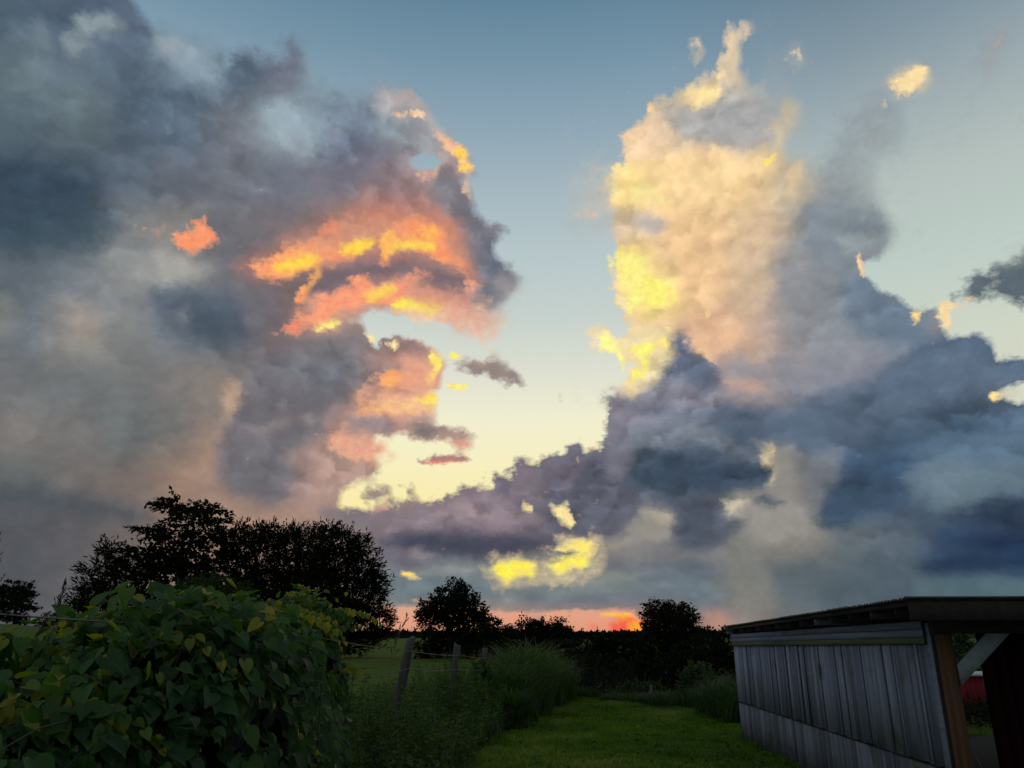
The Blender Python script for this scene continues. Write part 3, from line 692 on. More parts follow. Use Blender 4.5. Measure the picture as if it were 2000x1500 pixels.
V = wmath('MULTIPLY', wmath('SUBTRACT', elw, EL0), NV / (EL1 - EL0))

GAIN = 2.4
n3 = wnoise(pos, 0.9, 7.0, 0.57)
edge = wmath('MULTIPLY_ADD', n3.outputs['Fac'], 0.85 * GAIN, 0.5 - 0.5 * GAIN - 0.425 * GAIN)
rim = wmath('MULTIPLY_ADD', n3.outputs['Fac'], 1.9, -1.33)
n4 = wnoise(pos, 0.42, 4.0, 0.5)
n5 = wnoise(pos, 0.16, 4.0, 0.55)
relief = wmath('MULTIPLY', wmath('MULTIPLY_ADD', n4.outputs['Fac'], 0.16, 0.92),
               wmath('MULTIPLY_ADD', n5.outputs['Fac'], 0.20, 0.90))
vo = wn.new('ShaderNodeTexVoronoi'); vo.voronoi_dimensions = '2D'; vo.feature = 'SMOOTH_F1'; vo.inputs['Scale'].default_value = 0.75
vo.inputs['Detail'].default_value = 2.0; vo.inputs['Smoothness'].default_value = 0.6
pw = wn.new('ShaderNodeCombineXYZ'); wl.new(azw, pw.inputs[0]); wl.new(wmath('MULTIPLY', elw, 1.35), pw.inputs[1]); wl.new(pw.outputs[0], vo.inputs['Vector'])
relief = wmath('MULTIPLY', relief, wmath('MULTIPLY_ADD', vo.outputs['Distance'], -0.10, 1.04))
# billows: brighter towards the sun side, darker away from it
def shifted(k):
    c = wn.new('ShaderNodeCombineXYZ')
    dxs, dys = wmath('MULTIPLY_ADD', azw, -1.0, SUN_AZ), wmath('MULTIPLY', elw, -1.0)
    ln = wmath('ADD', wmath('SQRT', wmath('ADD', wmath('MULTIPLY', dxs, dxs), wmath('MULTIPLY', dys, dys))), 4.0)
    wl.new(wmath('ADD', azw, wmath('MULTIPLY', wmath('DIVIDE', dxs, ln), k)), c.inputs[0])
    wl.new(wmath('MULTIPLY', wmath('ADD', elw, wmath('MULTIPLY', wmath('DIVIDE', dys, ln), k)), 1.6), c.inputs[1])
    return wnoise(c.outputs[0], 0.30, 4.0, 0.5).outputs['Fac']
emboss = wmath('SUBTRACT', shifted(0.0), shifted(0.6))
relief = wmath('MULTIPLY', relief, wmath('ADD', wmath('MULTIPLY', emboss, 0.5), 1.0))
n8 = wnoise(pos, 1.6, 5.0, 0.6)
tv = wn.new('ShaderNodeCombineXYZ')
wl.new(wmath('MULTIPLY_ADD', n8.outputs['Fac'], 0.24, 0.87), tv.inputs[0])
wl.new(wmath('MULTIPLY_ADD', n8.outputs['Fac'], 0.66, 0.70), tv.inputs[1])
wl.new(wmath('MULTIPLY_ADD', n8.outputs['Fac'], 0.60, 0.72), tv.inputs[2])
tint_v = tv.outputs[0]
# clear sky
t = wmath('MULTIPLY_ADD', elv, 1 / 50.0, 3 / 50.0, True)
def el_of(y, x=1060):
    a, b = (x - 1000) / FOC, (750 - y) / FOC
    return math.degrees(math.atan2(sp + b * cp, math.hypot(a, cp - b * sp)))
def skyramp(rows):
    return wramp(t, sorted([((el_of(y) + 3) / 50.0, lin(c)) for y, c in rows], key=lambda q: q[0]))
sky_c = skyramp([(1290, (225, 160, 118)), (1235, (216, 156, 124)), (1205, (226, 158, 132)), (1175, (206, 168, 142)), (1080, (250, 228, 150)), (980, (250, 236, 172)), (900, (247, 239, 194)),
                 (820, (241, 238, 208)), (740, (224, 225, 209)), (620, (198, 209, 204)), (500, (183, 199, 202)), (380, (166, 184, 192)), (250, (142, 166, 181)), (120, (118, 148, 168)), (0, (98, 132, 154)), (-60, (88, 122, 146))])
sky_r = skyramp([(1290, (170, 150, 130)), (1000, (215, 215, 190)), (750, (208, 214, 196)), (600, (190, 205, 198)), (450, (180, 192, 188)), (330, (160, 174, 178)), (200, (130, 150, 162)), (80, (108, 130, 147)), (0, (92, 116, 136)), (-60, (84, 108, 130))])
sky0 = wmix(wmath('MULTIPLY_ADD', az, 1 / 16.0, -0.8, True), sky_c, sky_r)

# a small share of the physical dusk sky
nis = wn.new('ShaderNodeTexSky'); nis.sky_type = 'NISHITA'; nis.sun_disc = False
nis.sun_elevation = R(SUN_EL); nis.sun_rotation = R(SUN_AZ)
bg_phys = wn.new('ShaderNodeBackground'); wl.new(nis.outputs[0], bg_phys.inputs[0]); bg_phys.inputs[1].default_value = 0.0006

ku = [wmath('MULTIPLY_ADD', U, 1 / 31.0, -float(s), True) for s in range(SEG)]
def cloud_tile(b, s):
    """one tile of the cloud field: rows 4b..4b+4, columns 31s..31s+31"""
    g = bpy.data.node_groups.new('cloud_tile', 'ShaderNodeTree')
    for nm, ty in (('U', 'NodeSocketFloat'), ('V', 'NodeSocketFloat'), ('Relief', 'NodeSocketFloat'), ('Edge', 'NodeSocketFloat'), ('Sky', 'NodeSocketColor')):
        g.interface.new_socket(nm, in_out='INPUT', socket_type=ty)
    g.interface.new_socket('Rim', in_out='INPUT', socket_type='NodeSocketFloat')
    g.interface.new_socket('Tint', in_out='INPUT', socket_type='NodeSocketVector')
    g.interface.new_socket('Shader', in_out='OUTPUT', socket_type='NodeSocketShader')
    N = Nodes(g)
    gi = N.n.new('NodeGroupInput'); go = N.n.new('NodeGroupOutput')
    wts = [N.math('ADD', gi.outputs['V'], -float(4 * b + k), None, True) for k in range(4)]
    own = 1e-6 * (b * SEG + s + 1)                # keeps every tile's ramps distinct, so none is hoisted out of its branch
    def table(get):
        col = None
        for k in range(5):
            rp = N.ramp(gi.outputs['U'], [(j / 31.0, np.clip(get(4 * b + k, 31 * s + j), 0, 0.999) + own) for j in range(32)])
            col = rp if col is None else N.mix(wts[k - 1], col, rp)
        return col
    blk = slice(4 * b, 4 * b + 5), slice(31 * s, 31 * s + 32)
    has1, full1, has2 = A1[blk].max() > 0.02, A1[blk].min() > 0.95, A2[blk].max() > 0.03
    if EL0 + (EL1 - EL0) * (4 * b + 4) / NV < -0.2: has1 = False       # below the horizon
    col = gi.outputs['Sky']
    def tint(c):
        m = N.n.new('ShaderNodeVectorMath'); m.operation = 'MULTIPLY'; N.l.new(c, m.inputs[0]); N.l.new(gi.outputs['Tint'], m.inputs[1])
        return m.outputs[0]
    if has1 and has2 or has1 and not full1:
        am = table(lambda r, c: (A1[r, c], A2[r, c], SF[r, c]))
        def channel(v):                                            # a dot product: Separate Color would leak shader stack
            d = N.n.new('ShaderNodeVectorMath'); d.operation = 'DOT_PRODUCT'; N.l.new(am, d.inputs[0]); d.inputs[1].default_value = v
            return d.outputs['Value']
    if has1:
        vm = N.n.new('ShaderNodeVectorMath'); vm.operation = 'SCALE'
        N.l.new(table(lambda r, c: body[r, c]), vm.inputs[0]); N.l.new(gi.outputs['Relief'], vm.inputs['Scale'])
        if full1: col = vm.outputs[0]
        else:
            a1 = N.math('MULTIPLY_ADD', channel((1, 0, 0)), GAIN, gi.outputs['Edge'], True)
            if SF[blk].max() > 0.03:
                blur = N.math('MULTIPLY_ADD', gi.outputs['Edge'], 0.30, 0.30 * (GAIN / 2 - 0.5), False)
                d = N.math('SUBTRACT', N.math('ADD', channel((1, 0, 0)), blur, None, True), a1)
                a1 = N.math('MULTIPLY_ADD', channel((0, 0, 1)), d, a1, True)
            col = N.mix(a1, col, vm.outputs[0])
        if has2:
            col = N.mix(N.math('MULTIPLY_ADD', channel((0, 1, 0)), 1.75, gi.outputs['Rim'], True), col, tint(table(lambda r, c: glow[r, c])))
    bg = N.n.new('ShaderNodeBackground')
    N.l.new(col, bg.inputs[0]); N.l.new(bg.outputs[0], go.inputs[0])
    return g

def tree_u(b, s0, s1):
    if s1 - s0 == 1:
        n = wn.new('ShaderNodeGroup'); n.node_tree = cloud_tile(b, s0)
        for nm, v in (('U', ku[s0]), ('V', V), ('Relief', relief), ('Edge', edge), ('Sky', sky0), ('Tint', tint_v), ('Rim', rim)): wl.new(v, n.inputs[nm])
        return n.outputs[0]
    m = (s0 + s1) // 2
    return wsh(wmath('GREATER_THAN', U, 31.0 * m), tree_u(b, s0, m), tree_u(b, m, s1))
def tree_v(b0, b1):
    if b1 - b0 == 1: return tree_u(b0, 0, SEG)
    m = (b0 + b1) // 2
    return wsh(wmath('GREATER_THAN', V, 4.0 * m), tree_v(b0, m), tree_v(m, b1))
west = tree_v(0, BAND)
# the rest of the sky, behind and overhead: broken grey-blue cloud
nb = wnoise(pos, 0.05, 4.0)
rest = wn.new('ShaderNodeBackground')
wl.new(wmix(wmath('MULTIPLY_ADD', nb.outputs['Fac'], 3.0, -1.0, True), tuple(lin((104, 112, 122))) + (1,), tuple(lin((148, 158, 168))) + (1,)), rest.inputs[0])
wl.new(wmath('MULTIPLY', wmath('MULTIPLY_ADD', wmath('MAXIMUM', sep.outputs[2], 0.0), -0.78, 1.45), wmath('MULTIPLY_ADD', sep.outputs[0], -0.30, 1.0)), rest.inputs[1])           # unseen sky shaped as fill light: brighter low and left, dimmer overhead
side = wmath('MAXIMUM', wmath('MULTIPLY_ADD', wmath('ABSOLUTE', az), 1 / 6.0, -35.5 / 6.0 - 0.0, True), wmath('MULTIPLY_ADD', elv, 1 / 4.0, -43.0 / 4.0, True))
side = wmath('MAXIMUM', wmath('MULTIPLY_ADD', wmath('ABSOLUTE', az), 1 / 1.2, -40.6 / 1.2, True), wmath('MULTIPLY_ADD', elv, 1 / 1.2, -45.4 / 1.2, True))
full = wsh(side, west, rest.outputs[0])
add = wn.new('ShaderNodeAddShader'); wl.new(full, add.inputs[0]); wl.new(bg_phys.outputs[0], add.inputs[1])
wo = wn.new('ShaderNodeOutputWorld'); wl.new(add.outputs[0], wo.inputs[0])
world.cycles.sampling_method = 'MANUAL'
world.cycles.sample_map_resolution = 512

# ================================================================== helpers
C = scene.collection
rng = np.random.default_rng(7)

def at(x, y, Y):
    """the point at ground distance Y (metres north) seen at chart position x, y"""
    a, b = (x - 1000) / FOC, (750 - y) / FOC
    k = Y / (cp - b * sp)
    return Vector((a * k, Y, EYE + (sp + b * cp) * k))

def tag(o, label=None, cat=None, group=None, kind=None):
    if label: o['label'] = label
    if cat: o['category'] = cat
    if group: o['group'] = group
    if kind: o['kind'] = kind
    return o

def thing(name, loc, label, cat, group=None):
    o = bpy.data.objects.new(name, None); C.objects.link(o)
    o.location = loc; o.empty_display_size = 0.2
    return tag(o, label, cat, group)

class MB:
    """collects raw geometry for one mesh"""
    def __init__(self): self.v, self.f3, self.f4, self.t, self.uv, self.n = [], [], [], [], [], 0
    def add(self, V, F, tone=0.5, uv=None):
        V = np.asarray(V, np.float32); F = np.asarray(F, np.int64)
        (self.f3 if F.shape[1] == 3 else self.f4).append(F + self.n)
        self.v.append(V); self.n += len(V)
        self.uv.append(np.zeros((len(V), 2), np.float32) if uv is None else np.asarray(uv, np.float32))
        self.t.append(np.full(len(V), tone, np.float32) if np.isscalar(tone) else np.asarray(tone, np.float32))
    def box(self, c, s, rot=None, tone=0.5, taper=1.0):
        x, y, z = [q / 2 for q in s]
        V = np.array([(sx * x * (taper if sz > 0 else 1), sy * y * (taper if sz > 0 else 1), sz * z) for sz in (-1, 1) for sy in (-1, 1) for sx in (-1, 1)])
        if rot is not None: V = V @ np.array(rot.to_3x3() if hasattr(rot, 'to_3x3') else rot).T
        self.add(V + np.array(c), [(0, 2, 3, 1), (4, 5, 7, 6), (0, 1, 5, 4), (2, 6, 7, 3), (0, 4, 6, 2), (1, 3, 7, 5)], tone)
    def prism(self, p0, p1, w, h, up=(0, 0, 1), tone=0.5):
        """a beam from p0 to p1, w wide and h high"""
        p0, p1, up = Vector(p0), Vector(p1), Vector(up)
        d = (p1 - p0); L = d.length; d.normalize()
        s = d.cross(up).normalized(); u = s.cross(d)
        M = Matrix((s, d, u)).transposed()
        self.box((p0 + p1) / 2, (w, L, h), M, tone)
    def tube(self, pts, rad, sides=6, tone=0.5, cap=True):
        pts = np.asarray(pts, float); n = len(pts)
        rad = np.broadcast_to(np.asarray(rad, float), (n,))
        T = np.gradient(pts, axis=0); T /= np.linalg.norm(T, axis=1)[:, None] + 1e-9
        ref = np.array([0, 0, 1.0]) if abs(T[0][2]) < 0.9 else np.array([1.0, 0, 0])
        A = np.cross(T, ref); A /= np.linalg.norm(A, axis=1)[:, None] + 1e-9
        B = np.cross(T, A)
        th = np.linspace(0, 2 * math.pi, sides, endpoint=False)
        V = (pts[:, None] + rad[:, None, None] * (np.cos(th)[None, :, None] * A[:, None] + np.sin(th)[None, :, None] * B[:, None])).reshape(-1, 3)
        i = np.arange(n - 1)[:, None] * sides; j = np.arange(sides)[None]; j2 = (j + 1) % sides
        F = np.stack([i + j, i + j2, i + sides + j2, i + sides + j], -1).reshape(-1, 4)
        self.add(V, F, tone)
    def leaves(self, tmpl, faces, P, Yd, Nd, size, tone):
        P, Yd, Nd = np.asarray(P, float), np.asarray(Yd, float), np.asarray(Nd, float)
        Yd = Yd / (np.linalg.norm(Yd, axis=1)[:, None] + 1e-9)
        X = np.cross(Yd, Nd); X /= np.linalg.norm(X, axis=1)[:, None] + 1e-9
        N = np.cross(X, Yd)
        T = np.asarray(tmpl, float); s = np.broadcast_to(np.asarray(size, float), (len(P),))[:, None, None]
        V = P[:, None] + s * (T[None, :, 0:1] * X[:, None] + T[None, :, 1:2] * Yd[:, None] + T[None, :, 2:3] * N[:, None])
        F = np.asarray(faces)
        k = len(T)
        FF = (F[None] + (np.arange(len(P)) * k)[:, None, None]).reshape(-1, F.shape[1])
        self.add(V.reshape(-1, 3), FF, np.repeat(np.broadcast_to(np.asarray(tone, float), (len(P),)), k), np.tile(np.stack([np.abs(T[:, 0]), T[:, 1]], 1), (len(P), 1)))
    def build(self, name, mat, parent=None, origin=(0, 0, 0), smooth=False):
        me = bpy.data.meshes.new(name)
        V = np.concatenate(self.v) - np.asarray(origin, np.float32)
        f3 = np.concatenate(self.f3) if self.f3 else np.zeros((0, 3), int)
        f4 = np.concatenate(self.f4) if self.f4 else np.zeros((0, 4), int)
        me.vertices.add(len(V)); me.vertices.foreach_set('co', V.astype(np.float32).ravel())
        idx = np.concatenate([f3.ravel(), f4.ravel()]).astype(np.int32)
        me.loops.add(len(idx)); me.loops.foreach_set('vertex_index', idx)
        st = np.concatenate([np.arange(len(f3)) * 3, len(f3) * 3 + np.arange(len(f4)) * 4]).astype(np.int32)
        me.polygons.add(len(st)); me.polygons.foreach_set('loop_start', st)
        if smooth: me.polygons.foreach_set('use_smooth', np.ones(len(st), bool))
        at_ = me.attributes.new('tone', 'FLOAT', 'POINT'); at_.data.foreach_set('value', np.concatenate(self.t).astype(np.float32))
        U_ = np.concatenate(self.uv)
        if U_.any():
            for nm, c_ in (('across', 0), ('along', 1)):
                q_ = me.attributes.new(nm, 'FLOAT', 'POINT'); q_.data.foreach_set('value', U_[:, c_].copy())
        me.materials.append(mat); me.update(calc_edges=True); me.validate()
        o = bpy.data.objects.new(name, me); C.objects.link(o)
        if parent is not None: o.parent = parent
        return o

def noise3(P, s, seed=0):
    P = np.asarray(P) * s
    i = np.floor(P).astype(np.int64); f = P - i; f = f * f * (3 - 2 * f)
    def h(o):
        a = i + np.array(o)
        n = (a[..., 0] * 374761393 + a[..., 1] * 668265263 + a[..., 2] * 2147483647 + seed * 1274126177) & 0xffffffff
        n = ((n ^ (n >> 13)) * 1274126177) & 0xffffffff
        return ((n ^ (n >> 16)) & 0xffff) / 65535.0
    r = 0
    for ox in (0, 1):
        for oy in (0, 1):
            for oz in (0, 1):
                w = (f[..., 0] if ox else 1 - f[..., 0]) * (f[..., 1] if oy else 1 - f[..., 1]) * (f[..., 2] if oz else 1 - f[..., 2])
                r = r + w * h((ox, oy, oz))
    return r

def sstep(v, a, b):
    t = np.clip((v - a) / (b - a), 0, 1); return t * t * (3 - 2 * t)

# ------------------------------------------------------------------ materials
def material(name):
    m = bpy.data.materials.new(name); m.use_nodes = True
    m.node_tree.nodes.clear()
    N = Nodes(m.node_tree)
    out = N.n.new('ShaderNodeOutputMaterial')
    return m, N, out

def tone_of(N):
    a = N.n.new('ShaderNodeAttribute'); a.attribute_name = 'tone'
    return a.outputs['Fac']

def leaf_mat(name, stops, trans=0.35, tcol=(0.20, 0.24, 0.02), rough=0.55, spec=0.3, veins=0.0):
    m, N, out = material(name)
    col = N.ramp(tone_of(N), stops)
    if veins:
        a, b = N.n.new('ShaderNodeAttribute'), N.n.new('ShaderNodeAttribute')
        a.attribute_name, b.attribute_name = 'across', 'along'
        mid = N.math('MULTIPLY_ADD', a.outputs['Fac'], -16.0, 1.0, True)
        w = N.math('PINGPONG', N.math('SUBTRACT', b.outputs['Fac'], N.math('MULTIPLY', a.outputs['Fac'], 0.9)), 0.10)
        side = N.math('MULTIPLY_ADD', w, -28.0, 1.0, True)
        v = N.math('MAXIMUM', mid, N.math('MULTIPLY', side, 0.6))
        hi = N.mix(1.0, col, (0.10, 0.15, 0.06, 1))
        col = N.mix(N.math('MULTIPLY', v, veins), col, hi)
    p = N.n.new('ShaderNodeBsdfPrincipled'); N.l.new(col, p.inputs['Base Color'])
    p.inputs['Roughness'].default_value = rough; p.inputs['Specular IOR Level'].default_value = spec
    if trans > 0:
        t = N.n.new('ShaderNodeBsdfTranslucent')
        g = N.n.new('ShaderNodeMix'); g.data_type = 'RGBA'; g.blend_type = 'MULTIPLY'; g.inputs[0].default_value = 1.0
        N.l.new(col, g.inputs[6]); g.inputs[7].default_value = tuple(c * 9 for c in tcol) + (1,)
        N.l.new(g.outputs[2], t.inputs[0])
        mx = N.n.new('ShaderNodeMixShader'); mx.inputs[0].default_value = trans
        N.l.new(p.outputs[0], mx.inputs[1]); N.l.new(t.outputs[0], mx.inputs[2]); N.l.new(mx.outputs[0], out.inputs[0])
    else:
        N.l.new(p.outputs[0], out.inputs[0])
    return m

def wood_mat(name, c0, c1, c2, scale=(30, 30, 1.2), rough=0.85, peel=0.0, peelc=(0.05, 0.03, 0.02), moss=None):
    m, N, out = material(name)
    tc = N.n.new('ShaderNodeTexCoord'); mp = N.n.new('ShaderNodeMapping'); mp.inputs['Scale'].default_value = scale
    N.l.new(tc.outputs['Object'], mp.inputs[0])
    nz = N.n.new('ShaderNodeTexNoise'); nz.inputs['Scale'].default_value = 1.0; nz.inputs['Detail'].default_value = 6; nz.inputs['Roughness'].default_value = 0.65
    N.l.new(mp.outputs[0], nz.inputs['Vector'])
    f = N.math('ADD', N.math('MULTIPLY', nz.outputs['Fac'], 0.75), N.math('MULTIPLY', tone_of(N), 0.45))
    col = N.ramp(f, [(0.30, c0), (0.55, c1), (0.85, c2)])
    if peel > 0:
        m2 = N.n.new('ShaderNodeMapping'); m2.inputs['Scale'].default_value = (9, 9, 0.9); N.l.new(tc.outputs['Object'], m2.inputs[0])
        n2 = N.n.new('ShaderNodeTexNoise'); n2.inputs['Scale'].default_value = 1.0; n2.inputs['Detail'].default_value = 8; n2.inputs['Roughness'].default_value = 0.75
        N.l.new(m2.outputs[0], n2.inputs['Vector'])
        col = N.mix(N.math('MULTIPLY_ADD', n2.outputs['Fac'], 9.0, -9.0 * (1 - peel), True), col, tuple(peelc) + (1,))
    if moss:
        n3 = N.n.new('ShaderNodeTexNoise'); n3.inputs['Scale'].default_value = 2.2; n3.inputs['Detail'].default_value = 5
        N.l.new(tc.outputs['Object'], n3.inputs['Vector'])
        col = N.mix(N.math('MULTIPLY_ADD', n3.outputs['Fac'], 6.0, -3.4, True), col, tuple(moss) + (1,))
    p = N.n.new('ShaderNodeBsdfPrincipled'); N.l.new(col, p.inputs['Base Color']); p.inputs['Roughness'].default_value = rough
    p.inputs['Specular IOR Level'].default_value = 0.25
    bp = N.n.new('ShaderNodeBump'); bp.inputs['Strength'].default_value = 0.5; bp.inputs['Distance'].default_value = 0.01
    N.l.new(nz.outputs['Fac'], bp.inputs['Height']); N.l.new(bp.outputs[0], p.inputs['Normal'])
    N.l.new(p.outputs[0], out.inputs[0])
    return m

def plain(name, col, rough=0.8, metal=0.0):
    m, N, out = material(name)
    p = N.n.new('ShaderNodeBsdfPrincipled'); p.inputs['Roughness'].default_value = rough; p.inputs['Metallic'].default_value = metal
    tc = N.n.new('ShaderNodeTexCoord'); nz = N.n.new('ShaderNodeTexNoise'); nz.inputs['Scale'].default_value = 6; nz.inputs['Detail'].default_value = 5
    N.l.new(tc.outputs['Object'], nz.inputs['Vector'])
    N.l.new(N.ramp(nz.outputs['Fac'], [(0.3, [c * 0.7 for c in col]), (0.7, [min(1, c * 1.25) for c in col])]), p.inputs['Base Color'])
    N.l.new(p.outputs[0], out.inputs[0])
    return m

M = {}
M['tree'] = leaf_mat('tree_foliage', [(0.0, (0.005, 0.009, 0.004)), (0.6, (0.009, 0.015, 0.006)), (1.0, (0.016, 0.024, 0.009))], 0.12, rough=0.8, spec=0.1)
M['bark'] = wood_mat('bark', (0.015, 0.012, 0.010), (0.03, 0.026, 0.022), (0.05, 0.045, 0.04), (4, 4, 1))
M['vine'] = leaf_mat('vine_leaves', [(0.0, (0.010, 0.040, 0.010)), (0.45, (0.028, 0.092, 0.019)), (0.72, (0.066, 0.150, 0.024)), (0.86, (0.17, 0.22, 0.025)), (1.0, (0.34, 0.29, 0.02))], 0.42, (0.19, 0.20, 0.04), 0.5, 0.3, 0.5)
M['tangle'] = leaf_mat('shade_filler_leaves', [(0.0, (0.010, 0.010, 0.007)), (1.0, (0.022, 0.026, 0.012))], 0.0)
M['stem'] = plain('vine_stems', (0.05, 0.055, 0.03))
M['weed'] = leaf_mat('weed_leaves', [(0.0, (0.036, 0.066, 0.015)), (0.6, (0.075, 0.14, 0.032)), (1.0, (0.16, 0.20, 0.06))], 0.35)
M['shrub'] = leaf_mat('shrub_leaves', [(0.0, (0.014, 0.028, 0.010)), (0.6, (0.026, 0.052, 0.016)), (1.0, (0.06, 0.085, 0.03))], 0.25)
M['grassblade'] = leaf_mat('grass_blades', [(0.0, (0.055, 0.110, 0.016)), (0.35, (0.105, 0.215, 0.024)), (0.7, (0.18, 0.28, 0.04)), (1.0, (0.30, 0.33, 0.12))], 0.3, (0.14, 0.15, 0.02), 0.7, 0.1)
M['tallgrass'] = leaf_mat('tall_grass_blades', [(0.0, (0.030, 0.060, 0.022)), (0.6, (0.060, 0.115, 0.040)), (1.0, (0.15, 0.17, 0.08))], 0.3)
M['straw'] = plain('seed_heads', (0.10, 0.08, 0.06))
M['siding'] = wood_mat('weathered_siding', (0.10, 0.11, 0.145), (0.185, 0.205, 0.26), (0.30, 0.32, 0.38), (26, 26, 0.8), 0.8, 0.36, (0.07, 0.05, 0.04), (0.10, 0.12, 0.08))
M['siding_low'] = wood_mat('shaded_weathered_siding', (0.06, 0.066, 0.082), (0.115, 0.128, 0.155), (0.19, 0.205, 0.24), (26, 26, 0.8), 0.85, 0.34, (0.06, 0.045, 0.035), (0.07, 0.09, 0.05))  # siding darkened: shade put into the colour to even out the wall
M['trim'] = wood_mat('weathered_trim', (0.09, 0.11, 0.13), (0.17, 0.20, 0.24), (0.26, 0.30, 0.34), (26, 0.8, 26), 0.8, 0.30, (0.10, 0.12, 0.02))
M['mossy'] = wood_mat('mossy_board', (0.07, 0.08, 0.05), (0.11, 0.125, 0.068), (0.17, 0.19, 0.10), (20, 1.5, 20))
M['postwood'] = wood_mat('treated_post', (0.03, 0.018, 0.010), (0.085, 0.045, 0.020), (0.18, 0.09, 0.035), (36, 36, 1.1))
M['brace'] = wood_mat('pale_brace', (0.12, 0.14, 0.145), (0.21, 0.24, 0.25), (0.32, 0.35, 0.36), (8, 8, 8), 0.8, 0.3, (0.06, 0.06, 0.055))
M['darkwood'] = wood_mat('old_dark_wood', (0.012, 0.010, 0.010), (0.03, 0.025, 0.022), (0.06, 0.05, 0.045), (14, 2, 14))
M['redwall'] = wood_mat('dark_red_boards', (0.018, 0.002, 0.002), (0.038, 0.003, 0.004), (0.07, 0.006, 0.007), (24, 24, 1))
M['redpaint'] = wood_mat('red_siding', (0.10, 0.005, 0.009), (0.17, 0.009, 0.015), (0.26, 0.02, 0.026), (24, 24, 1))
M['white'] = plain('white_trim', (0.55, 0.58, 0.60))
M['metal'] = plain('old_roof_metal', (0.10, 0.095, 0.09), 0.5, 0.3)
M['fencewood'] = wood_mat('grey_fence_post', (0.03, 0.027, 0.023), (0.075, 0.068, 0.06), (0.15, 0.14, 0.125), (22, 22, 1.4))
M['wire'] = plain('rusty_wire', (0.20, 0.17, 0.15), 0.6, 0.3)

# ================================================================== ground
def ground_z(x, y):
    x, y = np.asarray(x, float), np.asarray(y, float)
    hill = 3.5 * sstep(-x / (y * 0.55 + 8), 0.45, 1.15) * sstep(y, 35, 110)
    lip = 20 - 0.35 * (x - 3)
    dip = -3.4 * sstep(y - lip, 0, 14) * sstep(x - 0.05 * y, 0.5, 5.5) * (1 - sstep(y, 70, 160))
    far = 1.0 * sstep(y, 200, 900)
    bump = 0.05 * (noise3(np.stack([x, y, x * 0], -1), 0.5, 3) - 0.5) + 0.5 * (noise3(np.stack([x, y, x * 0], -1), 0.05, 4) - 0.5) * sstep(np.hypot(x, y), 25, 60)
    return hill + dip + far + bump

def warp_axis(n, near, far):
    t = np.linspace(-1, 1, n); return np.sign(t) * (near * np.abs(t) + (far - near) * np.abs(t) ** 5)
gx = warp_axis(221, 60, 2500); gy = warp_axis(221, 60, 2500) + 12
GX, GY = np.meshgrid(gx, gy)
GZ = ground_z(GX, GY)
n = len(gx)
ii = (np.arange(n - 1)[:, None] * n + np.arange(n - 1)[None]).ravel()
mb = MB(); mb.add(np.stack([GX.ravel(), GY.ravel(), GZ.ravel()], 1), np.stack([ii, ii + 1, ii + n + 1, ii + n], 1))
gm, N, out = material('meadow')
tcn = N.n.new('ShaderNodeTexCoord')
a = N.n.new('ShaderNodeTexNoise'); a.inputs['Scale'].default_value = 0.5; a.inputs['Detail'].default_value = 6; N.l.new(tcn.outputs['Object'], a.inputs['Vector'])
b_ = N.n.new('ShaderNodeTexNoise'); b_.inputs['Scale'].default_value = 18; b_.inputs['Detail'].default_value = 4; N.l.new(tcn.outputs['Object'], b_.inputs['Vector'])
f = N.math('ADD', N.math('MULTIPLY', a.outputs['Fac'], 0.6), N.math('MULTIPLY', b_.outputs['Fac'], 0.5))
col = N.ramp(f, [(0.35, (0.042, 0.075, 0.009)), (0.55, (0.070, 0.130, 0.014)), (0.75, (0.12, 0.18, 0.022))])
p = N.n.new('ShaderNodeBsdfPrincipled'); N.l.new(col, p.inputs['Base Color']); p.inputs['Roughness'].default_value = 0.95; p.inputs['Specular IOR Level'].default_value = 0.1
bp = N.n.new('ShaderNodeBump'); bp.inputs['Strength'].default_value = 0.8; bp.inputs['Distance'].default_value = 0.05
N.l.new(b_.outputs['Fac'], bp.inputs['Height']); N.l.new(bp.outputs[0], p.inputs['Normal']); N.l.new(p.outputs[0], out.inputs[0])
tag(mb.build('ground', gm, smooth=True), kind='structure')

# mown lawn blades
def fence_x(y):                                   # the line of the old fence
    return -2.0 + 0.055 * (y - 3) + 0.0022 * (y - 3) ** 2
def lawn_mask(x, y):
    left = fence_x(y) + 0.75 + 0.25 * np.sin(y * 1.3)
    right = np.where(y < 14.4, 3.58 + 0.0277 * y, 9.0)
    return (x > left) & (x < right)
nb_ = 230000
y = 7.5 + 19 * rng.random(nb_) ** 1.15; x = -2.2 + 10.5 * rng.random(nb_)
k = lawn_mask(x, y); x, y = x[k], y[k]
z = ground_z(x, y)
patch = noise3(np.stack([x, y, x * 0], -1), 0.9, 11); fine = noise3(np.stack([x, y, x * 0], -1), 5, 12)
hgt = (0.03 + 0.035 * rng.random(len(x))) * (0.6 + 0.9 * patch) * (1 + 0.8 * (fine > 0.72))
th = rng.random(len(x)) * 6.283
lean = np.stack([np.cos(th) * 0.6, np.sin(th) * 0.6, np.ones(len(x))], 1)
mb = MB()
mb.leaves([(-0.11, 0, 0), (0.11, 0, 0), (0.05, 0.62, 0.06), (-0.05, 0.62, 0.06), (0, 1.0, 0.2)][:5], [(0, 1, 2, 3)], np.stack([x, y, z - 0.003], 1), lean,
          np.stack([-np.sin(th), np.cos(th), 0.2 + 0 * th], 1), hgt * 1.25, np.clip(-0.25 + 0.75 * patch + 0.45 * noise3(np.stack([x, y, x * 0], -1), 3.0, 15) + 0.45 * rng.random(len(x)) ** 1.5, 0, 1))
tag(mb.build('lawn_grass', M['grassblade']), 'short mown green grass of the path between weeds and grey shed', 'grass', kind='stuff')
